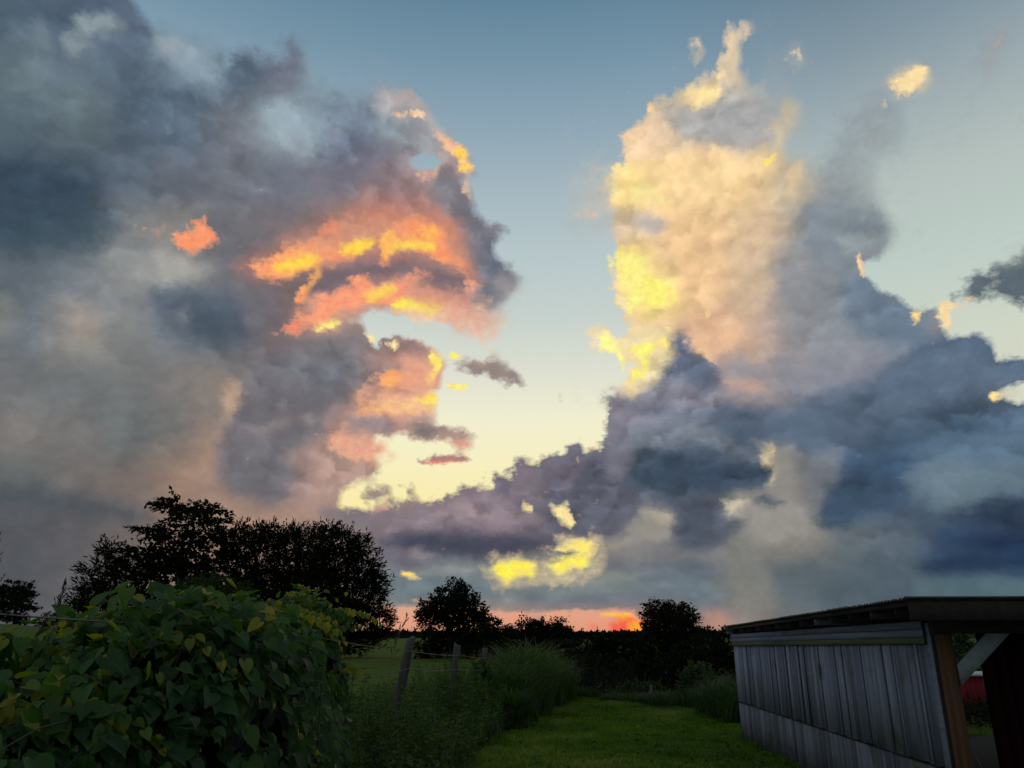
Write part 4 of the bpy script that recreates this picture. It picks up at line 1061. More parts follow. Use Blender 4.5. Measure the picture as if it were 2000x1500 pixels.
# white clover dots and a few plantain rosettes
mb = MB()
nr = 520
y = 9.5 + 13 * rng.random(nr); x = -1 + 6 * rng.random(nr); k = lawn_mask(x, y); x, y = x[k], y[k]
for xx, yy in zip(x, y):
    zz = float(ground_z(xx, yy)); m = rng.integers(5, 9); th = rng.random(m) * 6.283
    mb.leaves([(-0.3, 0.3, 0.05), (0, 0, 0), (0.3, 0.3, 0.05), (0, 1, 0.1)], [(0, 1, 2, 3)], np.tile([xx, yy, zz + 0.02], (m, 1)),
              np.stack([np.cos(th), np.sin(th), 0.5 + 0 * th], 1), np.stack([0 * th, 0 * th, 1 + 0 * th], 1), 0.05 + 0.03 * rng.random(m), rng.random(m) * 0.7)
tag(mb.build('clover', M['weed']), 'low broad-leaved clover tufts scattered in the mown grass', 'clover', kind='stuff')

# ================================================================== trees
RH = [(0, 0, 0), (0.28, 0.45, 0.10), (0, 1, 0), (-0.28, 0.45, 0.10)]            # folded leaf
RHF = [(0, 1, 2), (0, 2, 3)]
FE = [(0, 0, 0), (0.13, 0.4, 0.05), (0, 1, -0.08), (-0.13, 0.4, 0.05)]          # narrow leaflet

def bend(p0, p1, n=5, sag=0.08, r=None):
    r = rng if r is None else r
    p0, p1 = np.array(p0, float), np.array(p1, float); L = np.linalg.norm(p1 - p0)
    t = np.linspace(0, 1, n)[:, None]
    off = (r.random(3) - 0.5) * L * 0.25; off[2] += L * sag
    return p0 + (p1 - p0) * t + off * (4 * t * (1 - t)) * 0.6

def tree(name, base, blobs, leaf=0.3, dens=1.0, trunk_r=0.2, forks=1, style='round', label='', cat='tree', group=None, mat='tree', fill=0.25, seed=0, stem_mat='bark'):
    """base: foot of the trunk; blobs: crown lobes (centre, rx, ry(depth), rz) in metres"""
    r = np.random.default_rng(seed + 50)
    root = thing(name, base, label, cat, group)
    base = np.array(base, float)
    tr, cr = MB(), MB()
    top = max(b[0][2] for b in blobs); cx = np.mean([b[0][0] for b in blobs]); cy = np.mean([b[0][1] for b in blobs])
    H = top - base[2]
    axis = [base - [0, 0, 0.3]]
    for k in range(1, 6):
        t = k / 5; axis.append([base[0] + (cx - base[0]) * t + (r.random() - .5) * .06 * H, base[1] + (cy - base[1]) * t, base[2] + H * 0.9 * t])
    axis = np.array(axis); rad = trunk_r * np.linspace(1.15, 0.18, 6)
    tr.tube(axis, rad, 7)
    for (c, rx, ry, rz) in blobs:
        c = np.array(c, float)
        hh = np.clip((c[2] - rz * 0.6 - base[2]) / (H * 0.9) * (0.45 + 0.3 * r.random()), 0.08, 0.92) * 5
        i = int(hh); s = axis[i] + (axis[min(i + 1, 5)] - axis[i]) * (hh - i)
        r0 = trunk_r * max(0.12, 0.5 * (1 - hh / 6.5))
        limb = bend(s, c, 6, 0.06, r); tr.tube(limb, np.linspace(r0, r0 * 0.25, 6), 5)
        size = (rx * ry * rz) ** (1 / 3)
        for _ in range(int(5 + 3 * size)):
            d = r.normal(size=3); d /= np.linalg.norm(d); d[2] = abs(d[2]) * 0.8 + 0.05
            e = c + d * [rx, ry, rz] * (0.75 + 0.3 * r.random()); q = limb[3 + r.integers(0, 3)]
            tr.tube(bend(q, e, 4, 0.05, r), np.linspace(r0 * 0.3, 0.008, 4), 3)
        area = 4.2 * size * size
        nl = int(3.0 * area * dens * 1.7 / (0.28 * leaf * leaf)) + 30
        # sprays: leaves hang in little groups, so gaps and tufts read at the outline
        ns = max(8, nl // 14)
        d = r.normal(size=(ns, 3)); d /= np.linalg.norm(d, axis=1)[:, None]
        rr = np.where(r.random(ns) < fill, r.random(ns) * 0.75, 0.72 + 0.36 * r.random(ns) ** 1.3)
        lump = 0.80 + 0.42 * noise3(d * 1.0 + c, 2.1, seed)
        sc = c + d * np.array([rx, ry, rz]) * (rr * lump)[:, None]
        keep = noise3(sc, 1.15 / max(leaf * 2.6, 0.25), seed + 5) > (0.23 if style != 'dense' else 0.20)
        sc, d = sc[keep], d[keep]; ns = len(sc)
        m = 14
        out = d.copy(); out[:, 2] *= 0.4
        if style == 'tier': out[:, 2] = 0.12 * r.normal(size=ns)
        if style == 'feather': out = out * 0.9 + np.array([0, 0, 0.28])
        out /= np.linalg.norm(out, axis=1)[:, None] + 1e-6
        sd = np.repeat(out, m, 0) + r.normal(size=(ns * m, 3)) * (0.55 if style != 'feather' else 0.42)
        step = np.tile(np.linspace(-0.5, 1.0, m), ns)[:, None] * leaf * 1.5
        flat = np.array([1, 1, 0.35]) if style == 'tier' else np.array([1, 1, 0.8])
        P = np.repeat(sc, m, 0) + np.repeat(out, m, 0) * step + r.normal(size=(ns * m, 3)) * leaf * 0.42 * flat
        up = r.normal(size=(ns * m, 3)) * 0.6 + np.array([0, 0, 1.0])
        sz = leaf * (0.6 + 0.7 * r.random(ns * m))
        tn = np.clip(0.35 + 0.3 * np.repeat(r.random(ns), m) + 0.3 * r.random(ns * m), 0, 1)
        cr.leaves(FE if style == 'feather' else RH, RHF, P, sd, up, sz * (1.25 if style == 'feather' else 1), tn)
    tr.build('trunk', M[stem_mat], root, base, smooth=True)
    cr.build('crown', M[mat], root, base)
    return root

def px_blobs(D, rows, depth=1.0, seed=0):
    """crown lobes given as chart x, y, half-width, half-height at distance D"""
    r = np.random.default_rng(seed); out = []
    for (x, y, rx, ry) in rows:
        k = D / (cp + 0.33 * sp) / FOC
        dd = D + (r.random() - 0.5) * 1.6 * depth * rx * k * 1.5
        c = at(x, y, dd)
        out.append((tuple(c), rx * k, max(rx, ry) * k * 0.9, ry * k))
    return out
def foot(x, D):
    p = at(x, 1240, D); return (p.x, D, float(ground_z(p.x, D)))

G_CL = 'trees of the clump beyond the fence'
tree('broad_tree', foot(352, 66), px_blobs(66, [(345, 990, 42, 18), (410, 1000, 38, 14), (380, 1022, 60, 16), (300, 1040, 40, 14), (420, 1052, 44, 16), (350, 1062, 50, 18),
     (290, 1085, 52, 20), (400, 1095, 60, 24), (340, 1110, 70, 26), (262, 1120, 40, 22), (430, 1135, 50, 26), (300, 1160, 60, 30), (380, 1170, 70, 34), (350, 1215, 80, 34)], 1, 1),
     0.42, 0.85, 0.34, style='tier', label='tallest dark tree of the left clump with flat layered crown', group=G_CL, seed=1)
tree('broad_tree', foot(212, 62), px_blobs(62, [(212, 1078, 26, 16), (235, 1095, 22, 14), (195, 1110, 30, 18), (230, 1130, 40, 20), (190, 1150, 34, 22), (165, 1175, 26, 18), (220, 1180, 60, 34), (180, 1215, 60, 30)], 1, 2),
     0.36, 0.95, 0.2, style='feather', label='smaller feathery tree at the left end of the dark clump', group=G_CL, seed=2)
tree('broad_tree', foot(500, 68), px_blobs(68, [(485, 1045, 34, 20), (520, 1038, 28, 14), (460, 1050, 28, 20), (460, 1076, 36, 22), (510, 1075, 44, 24), (490, 1110, 60, 30), (470, 1155, 60, 36), (530, 1160, 60, 36), (500, 1215, 80, 36)], 1, 3),
     0.36, 1.0, 0.26, style='feather', label='feathery tree in the clump just right of the tallest crown', group=G_CL, seed=3)
tree('broad_tree', foot(580, 70), px_blobs(70, [(575, 1042, 34, 16), (610, 1050, 30, 16), (545, 1062, 30, 18), (580, 1080, 54, 26), (560, 1120, 60, 34), (620, 1120, 50, 34), (590, 1170, 80, 40), (590, 1220, 80, 36)], 1, 4),
     0.36, 1.0, 0.26, style='feather', label='tree with a level top in the middle of the dark clump', group=G_CL, seed=4)
tree('broad_tree', foot(668, 64), px_blobs(64, [(650, 1040, 30, 14), (672, 1046, 26, 14), (630, 1062, 28, 18), (690, 1068, 34, 20), (655, 1085, 50, 26), (715, 1100, 28, 24), (690, 1130, 52, 34), (640, 1140, 50, 34), (728, 1150, 26, 30),
     (700, 1185, 54, 34), (735, 1205, 26, 22), (650, 1200, 60, 36), (738, 1235, 22, 20), (690, 1245, 56, 28), (640, 1255, 60, 26)], 1, 5),
     0.34, 1.0, 0.3, style='feather', label='wide feathery tree at the right end of the dark clump', group=G_CL, seed=5)
tree('shrub', foot(405, 50), px_blobs(50, [(360, 1165, 34, 22), (410, 1150, 40, 22), (455, 1168, 36, 24), (400, 1195, 70, 26), (480, 1200, 40, 24)], 1, 6),
     0.22, 0.9, 0.07, style='feather', label='brushy shrub standing in front of the tall dark clump', cat='shrub', mat='shrub', seed=6)
tree('broad_tree', foot(26, 120), px_blobs(120, [(30, 1148, 24, 12), (12, 1160, 24, 12), (46, 1165, 20, 12), (28, 1178, 36, 14), (54, 1188, 12, 8), (0, 1188, 20, 12), (12, 1206, 26, 9)], 1, 7),
     0.50, 1.0, 0.3, style='tier', label='lone spreading tree on the hill at far left', seed=7)
tree('shrub', foot(38, 116), px_blobs(116, [(28, 1212, 14, 8), (44, 1213, 10, 7)], 1, 8), 0.4, 0.9, 0.08, label='small round bush beside the lone hill tree', cat='shrub', seed=8)
tree('shrub', foot(88, 112), px_blobs(112, [(78, 1219, 12, 5), (96, 1218, 12, 6)], 1, 9), 0.36, 0.9, 0.08, label='low bush on the hill skyline right of the lone tree', cat='shrub', seed=9)
tree('oak_tree', foot(880, 58), px_blobs(58, [(888, 1150, 22, 14), (872, 1168, 30, 16), (905, 1170, 28, 18), (850, 1188, 34, 16), (895, 1192, 34, 18), (838, 1202, 22, 12), (925, 1190, 18, 14), (940, 1200, 16, 12), (870, 1210, 30, 14), (915, 1215, 34, 18), (832, 1222, 14, 10), (945, 1225, 18, 20), (890, 1245, 34, 20), (930, 1255, 36, 20), (850, 1262, 40, 14), (905, 1280, 60, 22), (950, 1272, 40, 24), (838, 1278, 26, 14)], 1, 10),
     0.20, 1.1, 0.22, style='round', label='dark oak with pointed crown standing alone above the fence posts', seed=10)
G_W = 'trees of the dark wood beyond the lawn'
tree('oak_tree', foot(985, 56), px_blobs(56, [(965, 1226, 22, 14), (998, 1238, 16, 12), (960, 1250, 30, 20), (990, 1262, 30, 24), (960, 1290, 40, 26)], 1, 11), 0.20, 1.1, 0.15,
     label='low rounded tree joined to the right side of the lone oak', seed=11, group=G_W)
tree('oak_tree', foot(1060, 52), px_blobs(52, [(1034, 1221, 22, 12), (1060, 1227, 26, 14), (1088, 1222, 24, 12), (1100, 1238, 14, 10), (1045, 1245, 30, 16), (1085, 1255, 34, 22), (1050, 1275, 44, 30), (1090, 1310, 50, 40)], 1, 12), 0.19, 1.1, 0.2,
     label='wood tree with a broad lumpy top, leftmost behind the tall grass', group=G_W, seed=12)
tree('oak_tree', foot(1312, 54), px_blobs(54, [(1285, 1192, 28, 16), (1315, 1195, 32, 16), (1340, 1206, 26, 18), (1275, 1212, 20, 16), (1305, 1220, 40, 20), (1342, 1228, 20, 16), (1290, 1245, 34, 20), (1330, 1255, 36, 22), (1310, 1290, 60, 34)], 1, 13), 0.18, 1.15, 0.24,
     label='tall round-headed tree rising from the wood beside the red sunset', group=G_W, seed=13)
wood = [(1140, 60, [(1128, 1243, 18, 10), (1165, 1250, 18, 10), (1145, 1285, 40, 26), (1145, 1325, 46, 34)], 'low wood tree right behind the mound of tall grass'),
        (1205, 55, [(1185, 1254, 22, 12), (1206, 1249, 15, 8), (1200, 1280, 40, 26), (1200, 1325, 46, 36)], 'flat-topped wood tree below the orange sunset glow'),
        (1245, 50, [(1232, 1250, 16, 8), (1258, 1240, 12, 8), (1250, 1265, 32, 20), (1250, 1305, 44, 36)], 'small wood tree with the red glow showing through its top'),
        (1390, 48, [(1378, 1240, 17, 12), (1404, 1249, 14, 10), (1385, 1272, 34, 22), (1400, 1310, 46, 36)], 'wood tree with an uneven top just left of the shed eaves'),
        (1440, 46, [(1421, 1239, 12, 11), (1450, 1250, 16, 12), (1435, 1280, 30, 26), (1450, 1320, 40, 36)], 'wood tree half hidden behind the far corner of the shed'),
        (1345, 44, [(1350, 1285, 34, 22), (1330, 1320, 44, 34), (1370, 1330, 40, 30), (1400, 1350, 40, 30)], 'dark lower tree in the wood under the tall round-headed tree'),
        (1170, 40, [(1130, 1320, 34, 30), (1150, 1310, 34, 26), (1190, 1320, 36, 26), (1170, 1350, 44, 30), (1110, 1350, 40, 30), (1215, 1360, 40, 26)], 'nearest dark tree of the wood at the end of the lawn'),
        (1270, 42, [(1250, 1315, 34, 24), (1290, 1325, 34, 24), (1270, 1355, 44, 22), (1310, 1365, 40, 22), (1240, 1372, 40, 18)], 'dark near tree of the wood above the pale stakes')]
for i, (x, D, rows, lb) in enumerate(wood):
    tree('oak_tree', foot(x, D), px_blobs(D, rows, 1, 20 + i), 0.20, 1.0, 0.16, style='dense', label=lb, group=G_W, seed=20 + i)
tree('maple_tree', foot(1885, 26), px_blobs(26, [(1868, 1262, 22, 16), (1895, 1258, 20, 16), (1880, 1290, 40, 24), (1905, 1320, 40, 30), (1860, 1320, 30, 26)], 1, 40), 0.16, 0.9, 0.1,
     style='round', label='leafy tree seen through the open end of the shed', mat='shrub', seed=40)

# the far woods: one mass of tree tops along the skyline
mb = MB(); nf = 26000
u = rng.random(nf)
D = 330 + 260 * rng.random(nf); X = D * (-0.75 + 1.5 * u)
lump = noise3(np.stack([X / 9, D / 60, X * 0], -1), 1.0, 9) * 0.6 + noise3(np.stack([X / 30, D / 200, X * 0], -1), 1.0, 19) * 0.6
gate = sstep(X / D, -0.24, -0.19)
zt = (0.5 + 2.6 * lump) * rng.random(nf) ** 0.4
Z = ground_z(X, D) - 0.6 + zt * gate
mb.leaves(RH, RHF, np.stack([X, D, Z], 1), rng.normal(size=(nf, 3)), rng.normal(size=(nf, 3)), 2.0 + 1.6 * rng.random(nf), rng.random(nf) * 0.6)
tag(mb.build('far_woods', M['tree']), 'thin dark line of distant woods along the horizon', 'woods', kind='stuff')

# ================================================================== vine-covered fence row at near left
# heart-shaped leaf, folded along the midrib, tip at +y
HT = np.array([(0, 0.10, 0.02), (0, 0.42, -0.02), (0, 0.75, -0.05), (0, 1.02, -0.14),
               (0.20, -0.04, 0.07), (0.42, 0.06, 0.12), (0.50, 0.30, 0.12), (0.42, 0.56, 0.07), (0.20, 0.82, -0.02),
               (-0.20, -0.04, 0.07), (-0.42, 0.06, 0.12), (-0.50, 0.30, 0.12), (-0.42, 0.56, 0.07), (-0.20, 0.82, -0.02)])
HT[:, 1] *= 1.18; HT[:, 2] *= 1.7
HF = [(0, 4, 5, 6), (0, 6, 7, 1), (1, 7, 8, 2), (0, 11, 10, 9), (0, 1, 12, 11), (1, 2, 13, 12)]
HF3 = [(2, 8, 3), (2, 3, 13)]
def heart_leaves(mb, P, Yd, Nd, size, tone):
    mb.leaves(HT, HF, P, Yd, Nd, size, tone)
    mb.leaves(HT, HF3, P, Yd, Nd, size, tone)

# ridge of the mound: Y, x of the ridge, z of the ridge, half-width towards the lawn
RIDGE = np.array([(1.6, -2.15, 1.27, .58), (2.7, -2.10, 1.30, .60), (3.1, -2.06, 1.36, .60), (3.6, -2.02, 1.58, .60), (4.1, -1.98, 1.76, .60), (4.7, -1.96, 1.79, .54), (5.4, -1.98, 1.78, .44),
                  (6.1, -2.04, 1.80, .38), (6.9, -2.10, 1.84, .33), (7.6, -2.13, 1.90, .29), (8.2, -2.14, 1.95, .26), (8.7, -2.12, 1.80, .20), (9.0, -2.10, 1.25, .16), (9.2, -2.10, .8, .10)])
def ridge(y): return [np.interp(y, RIDGE[:, 0], RIDGE[:, k]) for k in (1, 2, 3)]

def mound_points(n, shell, r):
    y = 1.7 + 7.45 * r.random(n); th = (-0.15 + 1.25 * r.random(n)) * math.pi * 0.8   # 0 = towards the lawn, pi/2 = up
    cx, cz, hw = ridge(y)
    b = 0.70 + 0.66 * noise3(np.stack([y, th * 1.2, y * 0], -1), 1.15, 31) + 0.18 * noise3(np.stack([y, th, y * 0], -1), 3.4, 32)
    s = shell * b
    px = cx + np.cos(th) * hw * 1.25 * s
    pz = (cz - 0.55) + np.maximum(np.sin(th), 0) * 0.55 * s
    down = (th < 0.35) ; u = r.random(n)
    pz = np.where(down, (cz - 0.5) * u ** 0.8, pz)
    px = np.where(down, cx + hw * (1.25 + 0.3 * (1 - u)) * s, px)
    nrm = np.stack([np.where(down, 1.0, np.cos(th)), 0 * y - 0.25, np.where(down, 0.25, np.maximum(np.sin(th), 0) + 0.15)], 1)
    return np.stack([px, y, pz], 1), nrm

r = np.random.default_rng(77)
root = thing('vine_hedge', (-1.9, 5, 0), 'old fence row smothered in broad heart-shaped vine leaves at near left', 'vine')
mb = MB()
for n, shell, lift in ((4600, 1.0, 1.0), (4400, 0.90, 0.8), (3600, 0.76, 0.6)):
    P, nrm = mound_points(n, shell, r)
    P = P + r.normal(size=P.shape) * 0.035
    keep = noise3(P, 3.2, 41) > (0.36 if shell == 1.0 else 0.22)
    P, nrm = P[keep], nrm[keep]; n = len(P)
    tip = nrm * 0.55 + r.normal(size=(n, 3)) * 0.38 + np.array([0.15, -0.1, -0.85])
    Nn = nrm + r.normal(size=(n, 3)) * 0.35 + np.array([0, -0.2, 0.35])
    cx, cz, hw = ridge(P[:, 1])
    topness = sstep(P[:, 2] - cz, -0.16, 0.06)
    young_backlit = (r.random(n) < 0.012 + 0.22 * topness + 0.30 * topness * sstep(P[:, 1], 6.6, 7.8))  # young leaves, mostly on top and yellowed to look backlit
    tn = np.where(young_backlit, 0.80 + 0.2 * r.random(n), 0.12 + 0.5 * r.random(n) + 0.14 * topness)
    sz = (0.042 + 0.056 * r.random(n)) * np.where(young_backlit, 0.75, 1.0) * np.interp(P[:, 1], [2, 5, 8], [1.12, 1.0, 0.95])
    heart_leaves(mb, P, tip, Nn, sz, tn)
mb.build('foliage', M['vine'], root, (-1.9, 5, 0), smooth=True)
# arching shoots over the top, leaves hanging in rows
sh, sl = MB(), MB()
for k in range(170):
    y0 = 3.0 + 5.6 * r.random(); cx, cz, hw = [float(q) for q in ridge(y0)]
    a = np.array([cx + hw * (0.5 * r.random() - .3), y0, cz - 0.05])
    L = 0.25 + 0.5 * r.random() ** 1.5; th = r.normal() * 0.9 + (0.2 if k % 3 else 2.8)
    d = np.array([math.cos(th), math.sin(th), 0])
    t = np.linspace(0, 1, 9)[:, None]
    q = a + d * L * t + np.array([0, 0, 1.0]) * L * (0.75 * t - 0.95 * t ** 2) * (0.6 + .5 * r.random())
    sh.tube(q, np.linspace(0.004, 0.0015, 9), 4)
    m = int(L * 26); i = np.linspace(0.8, 8, m); P = np.stack([np.interp(i, range(9), q[:, j]) for j in range(3)], 1)
    side = np.where(np.arange(m) % 2 == 0, 1, -1)[:, None] * np.array([-d[1], d[0], 0])
    P = P + side * 0.02
    tip = side * 0.55 + d * 0.35 + np.array([0, 0, -0.65]) + r.normal(size=(m, 3)) * .15
    nn = np.array([0, -0.15, 0.8]) + side * 0.5 + r.normal(size=(m, 3)) * .15
    yl = r.random() < 0.45
    sl_t = (0.70 + 0.3 * r.random(m)) if yl else (0.3 + 0.4 * r.random(m))
    heart_leaves(sl, P, tip, nn, np.linspace(0.085, 0.04, m) * (0.8 + .4 * r.random(m)), sl_t)
sh.build('shoots', M['stem'], root, (-1.9, 5, 0)); sl.build('shoot_leaves', M['vine'], root, (-1.9, 5, 0), smooth=True)
# tangle of stems, and near-black filler leaves with the shade in their colour
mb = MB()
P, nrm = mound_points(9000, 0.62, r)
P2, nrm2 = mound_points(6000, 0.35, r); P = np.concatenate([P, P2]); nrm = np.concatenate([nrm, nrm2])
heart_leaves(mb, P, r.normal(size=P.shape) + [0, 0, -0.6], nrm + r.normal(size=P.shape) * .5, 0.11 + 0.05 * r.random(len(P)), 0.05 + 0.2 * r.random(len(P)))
mb.build('dark_filler_leaves', M['tangle'], root, (-1.9, 5, 0))
mb = MB()
for k in range(150):
    y0 = 2 + 6.3 * r.random(); cx, cz, hw = [float(q) for q in ridge(y0)]
    a = np.array([cx + hw * (r.random() * 1.2 - .2), y0, 0.05 + r.random() * (cz - .5)])
    y1 = y0 + r.normal() * 0.5; cx, cz, hw = [float(q) for q in ridge(y1)]
    e = np.array([cx + hw * (r.random() * 1.2 - .3), y1, cz - 0.1 + 0.12 * r.random()])
    mb.tube(bend(a, e, 6, 0.1, r), np.linspace(0.006, 0.0025, 6), 4)
mb.build('stems', M['stem'], root, (-1.9, 5, 0))

# runners that reach out past the hedge
def runner(pts, n, size, label, seed):
    r = np.random.default_rng(seed)
    pts = np.array(pts, float)
    root = thing('vine_runner', tuple(pts[0]), label, 'vine', 'vine runners reaching out of the hedge')
    t = np.linspace(0, len(pts) - 1, len(pts) * 5)
    q = np.stack([np.interp(t, range(len(pts)), pts[:, k]) for k in range(3)], 1)
    q += 0.01 * np.stack([np.sin(t * 5), np.sin(t * 4), np.cos(t * 6)], 1)
    m1 = MB(); m1.tube(q, np.linspace(0.0028, 0.0014, len(q)), 4)
    m1.build('stem', M['stem'], root, pts[0])
    i = np.linspace(len(q) * 0.15, len(q) - 1, n).astype(int)
    P = q[i]; ml = MB()
    heart_leaves(ml, P + np.array([0, 0, -0.01]), r.normal(size=(n, 3)) * 0.4 + [0.1, 0, -1], r.normal(size=(n, 3)) * 0.6 + [0.3, -1, 0.3], np.linspace(size, size * 0.55, n) * (0.8 + 0.4 * r.random(n)), 0.78 + 0.2 * r.random(n))
    ml.build('leaves', M['vine'], root, pts[0], smooth=True)
runner([at(600, 1195, 8.2), at(625, 1185, 8.2), at(650, 1172, 8.1), at(676, 1156, 8.1)], 5, 0.06, 'thin vine tip rising highest past the right end of the hedge', 1)
runner([at(600, 1200, 8.2), at(622, 1190, 8.1), at(640, 1196, 8.1), at(652, 1212, 8.1)], 5, 0.06, 'short vine runner with small yellow leaves beside the hedge end', 2)
runner([at(590, 1215, 8.0), at(640, 1228, 8.0), at(660, 1232, 8.0), at(668, 1262, 8.0), at(672, 1290, 8.1)], 8, 0.07, 'yellow-leaved vine loop dangling against the dark clump', 3)
runner([at(600, 1300, 7.6), at(640, 1301, 7.8), at(680, 1303, 8.2), at(715, 1306, 8.6)], 9, 0.10, 'vine creeping right along the lower fence wire', 4)
runner([at(395, 1200, 4.6), at(408, 1175, 4.6), at(420, 1180, 4.6)], 4, 0.06, 'upright yellow vine shoot above the middle of the hedge', 5)
runner([at(150, 1215, 3.6), at(110, 1202, 3.6), at(82, 1201, 3.6)], 5, 0.035, 'vine tip clinging to the wire at far left', 6)

# leafy forb in front of the hedge (small narrow leaves)
def forb(x, y, h, n, label, seed, mat='weed', lsize=0.09, name='tall_weed', cat='weed', group=None, lean=(0, 0)):
    r = np.random.default_rng(seed)
    z = float(ground_z(x, y)); root = thing(name, (x, y, z), label, cat, group)
    st, lf = MB(), MB()
    for k in range(n):
        b = np.array([x + r.normal() * 0.03 * n ** .5, y + r.normal() * 0.03 * n ** .5, z])
        hh = h * (0.75 + 0.35 * r.random())
        e = b + [lean[0] * hh + r.normal() * 0.08, lean[1] * hh + r.normal() * 0.08, hh]
        q = bend(b, e, 7, 0.02, r); st.tube(q, np.linspace(0.006, 0.002, 7), 4)
        m = int(26 * hh); t = r.random(m) * 0.85 + 0.15
        P = np.stack([np.interp(t, np.linspace(0, 1, 7), q[:, i]) for i in range(3)], 1)
        a = r.random(m) * 6.283
        lf.leaves(FE, RHF, P, np.stack([np.cos(a), np.sin(a), 0.25 + 0 * a], 1), np.stack([0 * a, 0 * a, 1 + 0 * a], 1) + r.normal(size=(m, 3)) * .3, lsize * (1.2 - 0.6 * t), 0.3 + 0.5 * r.random(m))
    st.build('stem', M['stem'], root, (x, y, z)); lf.build('leaves', M[mat], root, (x, y, z))
forb(-1.18, 4.9, 1.50, 4, 'narrow-leaved weed poking out through the front of the vine hedge', 3)

# ================================================================== fence: split posts and two strands of barbed wire
posts = [((803, 1247), (775, 1372), 10.6, 0.105, 'dark leaning fence post nearest the hedge, leaning right at the top'),
         ((893, 1260), (883, 1366), 14.2, 0.10, 'square grey fence post in the middle of the three'),
         ((947, 1267), (937, 1370), 16.6, 0.10, 'grey fence post farthest right, half wrapped in vine')]
GP = 'fence posts along the old wire fence'
tops = []
for (tx, ty), (bx, by), D, w, lb in posts:
    t_, b_0 = at(tx, ty, D), at(bx, by, D)
    d = (t_ - b_0).normalized(); gz = float(ground_z(b_0.x, D))
    foot_ = b_0 - d * ((b_0.z - gz) / d.z + 0.2)
    root = tag(bpy.data.objects.new('x', None)) if False else None
    mb = MB(); L = (t_ - foot_).length; nseg = 12
    ang = rng.random() * 0.6
    ring = []
    for k in range(nseg + 1):
        c = foot_ + d * L * k / nseg
        for a_ in (0.25, 0.75, 1.25, 1.75):
            for da in (-0.13, 0.13):
                th = (a_ + da) * math.pi + ang
                rr = w * 0.5 * 1.25 * (1 + 0.10 * rng.normal()) * (1.05 - 0.12 * k / nseg)
                tz = 0.02 * rng.normal() if k == nseg else 0
                ring.append((c.x + math.cos(th) * rr, c.y + math.sin(th) * rr, c.z + tz))
    F = [(k * 8 + j, k * 8 + (j + 1) % 8, (k + 1) * 8 + (j + 1) % 8, (k + 1) * 8 + j) for k in range(nseg) for j in range(8)]
    cap = len(ring); ring.append(tuple(t_ + Vector((0, 0, 0.01))))
    mb.add(ring, F, 0.5); mb.n -= len(ring); 
    mb.f3.append(np.array([(nseg * 8 + j, nseg * 8 + (j + 1) % 8, cap) for j in range(8)]) + mb.n); mb.n += len(ring)
    o = mb.build('fence_post', M['fencewood'], None, tuple(foot_)); o.location = foot_
    tag(o, lb, 'fence post', GP)
    tops.append((foot_, d, D, w))

def strand(y_at_posts, label, gname):
    pts = [at(-60, y_at_posts[0], 2.6)] if False else []
    anchors = [Vector((-2.0, 2.2, y_at_posts[0])), Vector((-1.9, 6.2, y_at_posts[1]))]
    for (f0, d, D, w), yy in zip(tops, y_at_posts[2:5]):
        s = (yy - f0.z) / d.z; c = f0 + d * s; anchors.append(c + Vector((0.075, -0.03, 0)))
    anchors += [Vector((fence_x(21), 21, y_at_posts[5])), Vector((fence_x(27), 27, y_at_posts[5] - 0.1))]
    root = thing('barbed_wire', anchors[0], label, 'barbed wire', 'strands of the old wire fence')
    q = []
    for a_, b_0 in zip(anchors[:-1], anchors[1:]):
        for t in np.linspace(0, 1, 14)[:-1]:
            p_ = a_.lerp(b_0, t); q.append((p_.x, p_.y, p_.z - 0.10 * (t * (1 - t)) * (b_0 - a_).length / 4))
    q = np.array(q)
    mb = MB(); mb.tube(q, 0.0035, 4); mb.build('wire', M['wire'], root, tuple(anchors[0]))
    mb = MB(); acc = 0
    for a_, b_0 in zip(q[:-1], q[1:]):
        L = np.linalg.norm(b_0 - a_)
        while acc < L:
            c = a_ + (b_0 - a_) * acc / L
            for _ in range(2):
                v = rng.normal(size=3); v /= np.linalg.norm(v)
                mb.tube([c - v * 0.016, c + v * 0.016], 0.0018, 3)
            acc += 0.13
        acc -= L
    mb.build('barbs', M['wire'], root, tuple(anchors[0]))['kind'] = 'stuff'
strand([1.80, 1.76, 1.49, 1.36, 1.24, 0.95], 'upper strand of barbed wire stapled to the grey fence posts', 'wire')
strand([1.35, 1.32, 1.28, 1.12, 1.02, 0.7], 'lower strand of barbed wire with a vine creeping along it', 'wire')

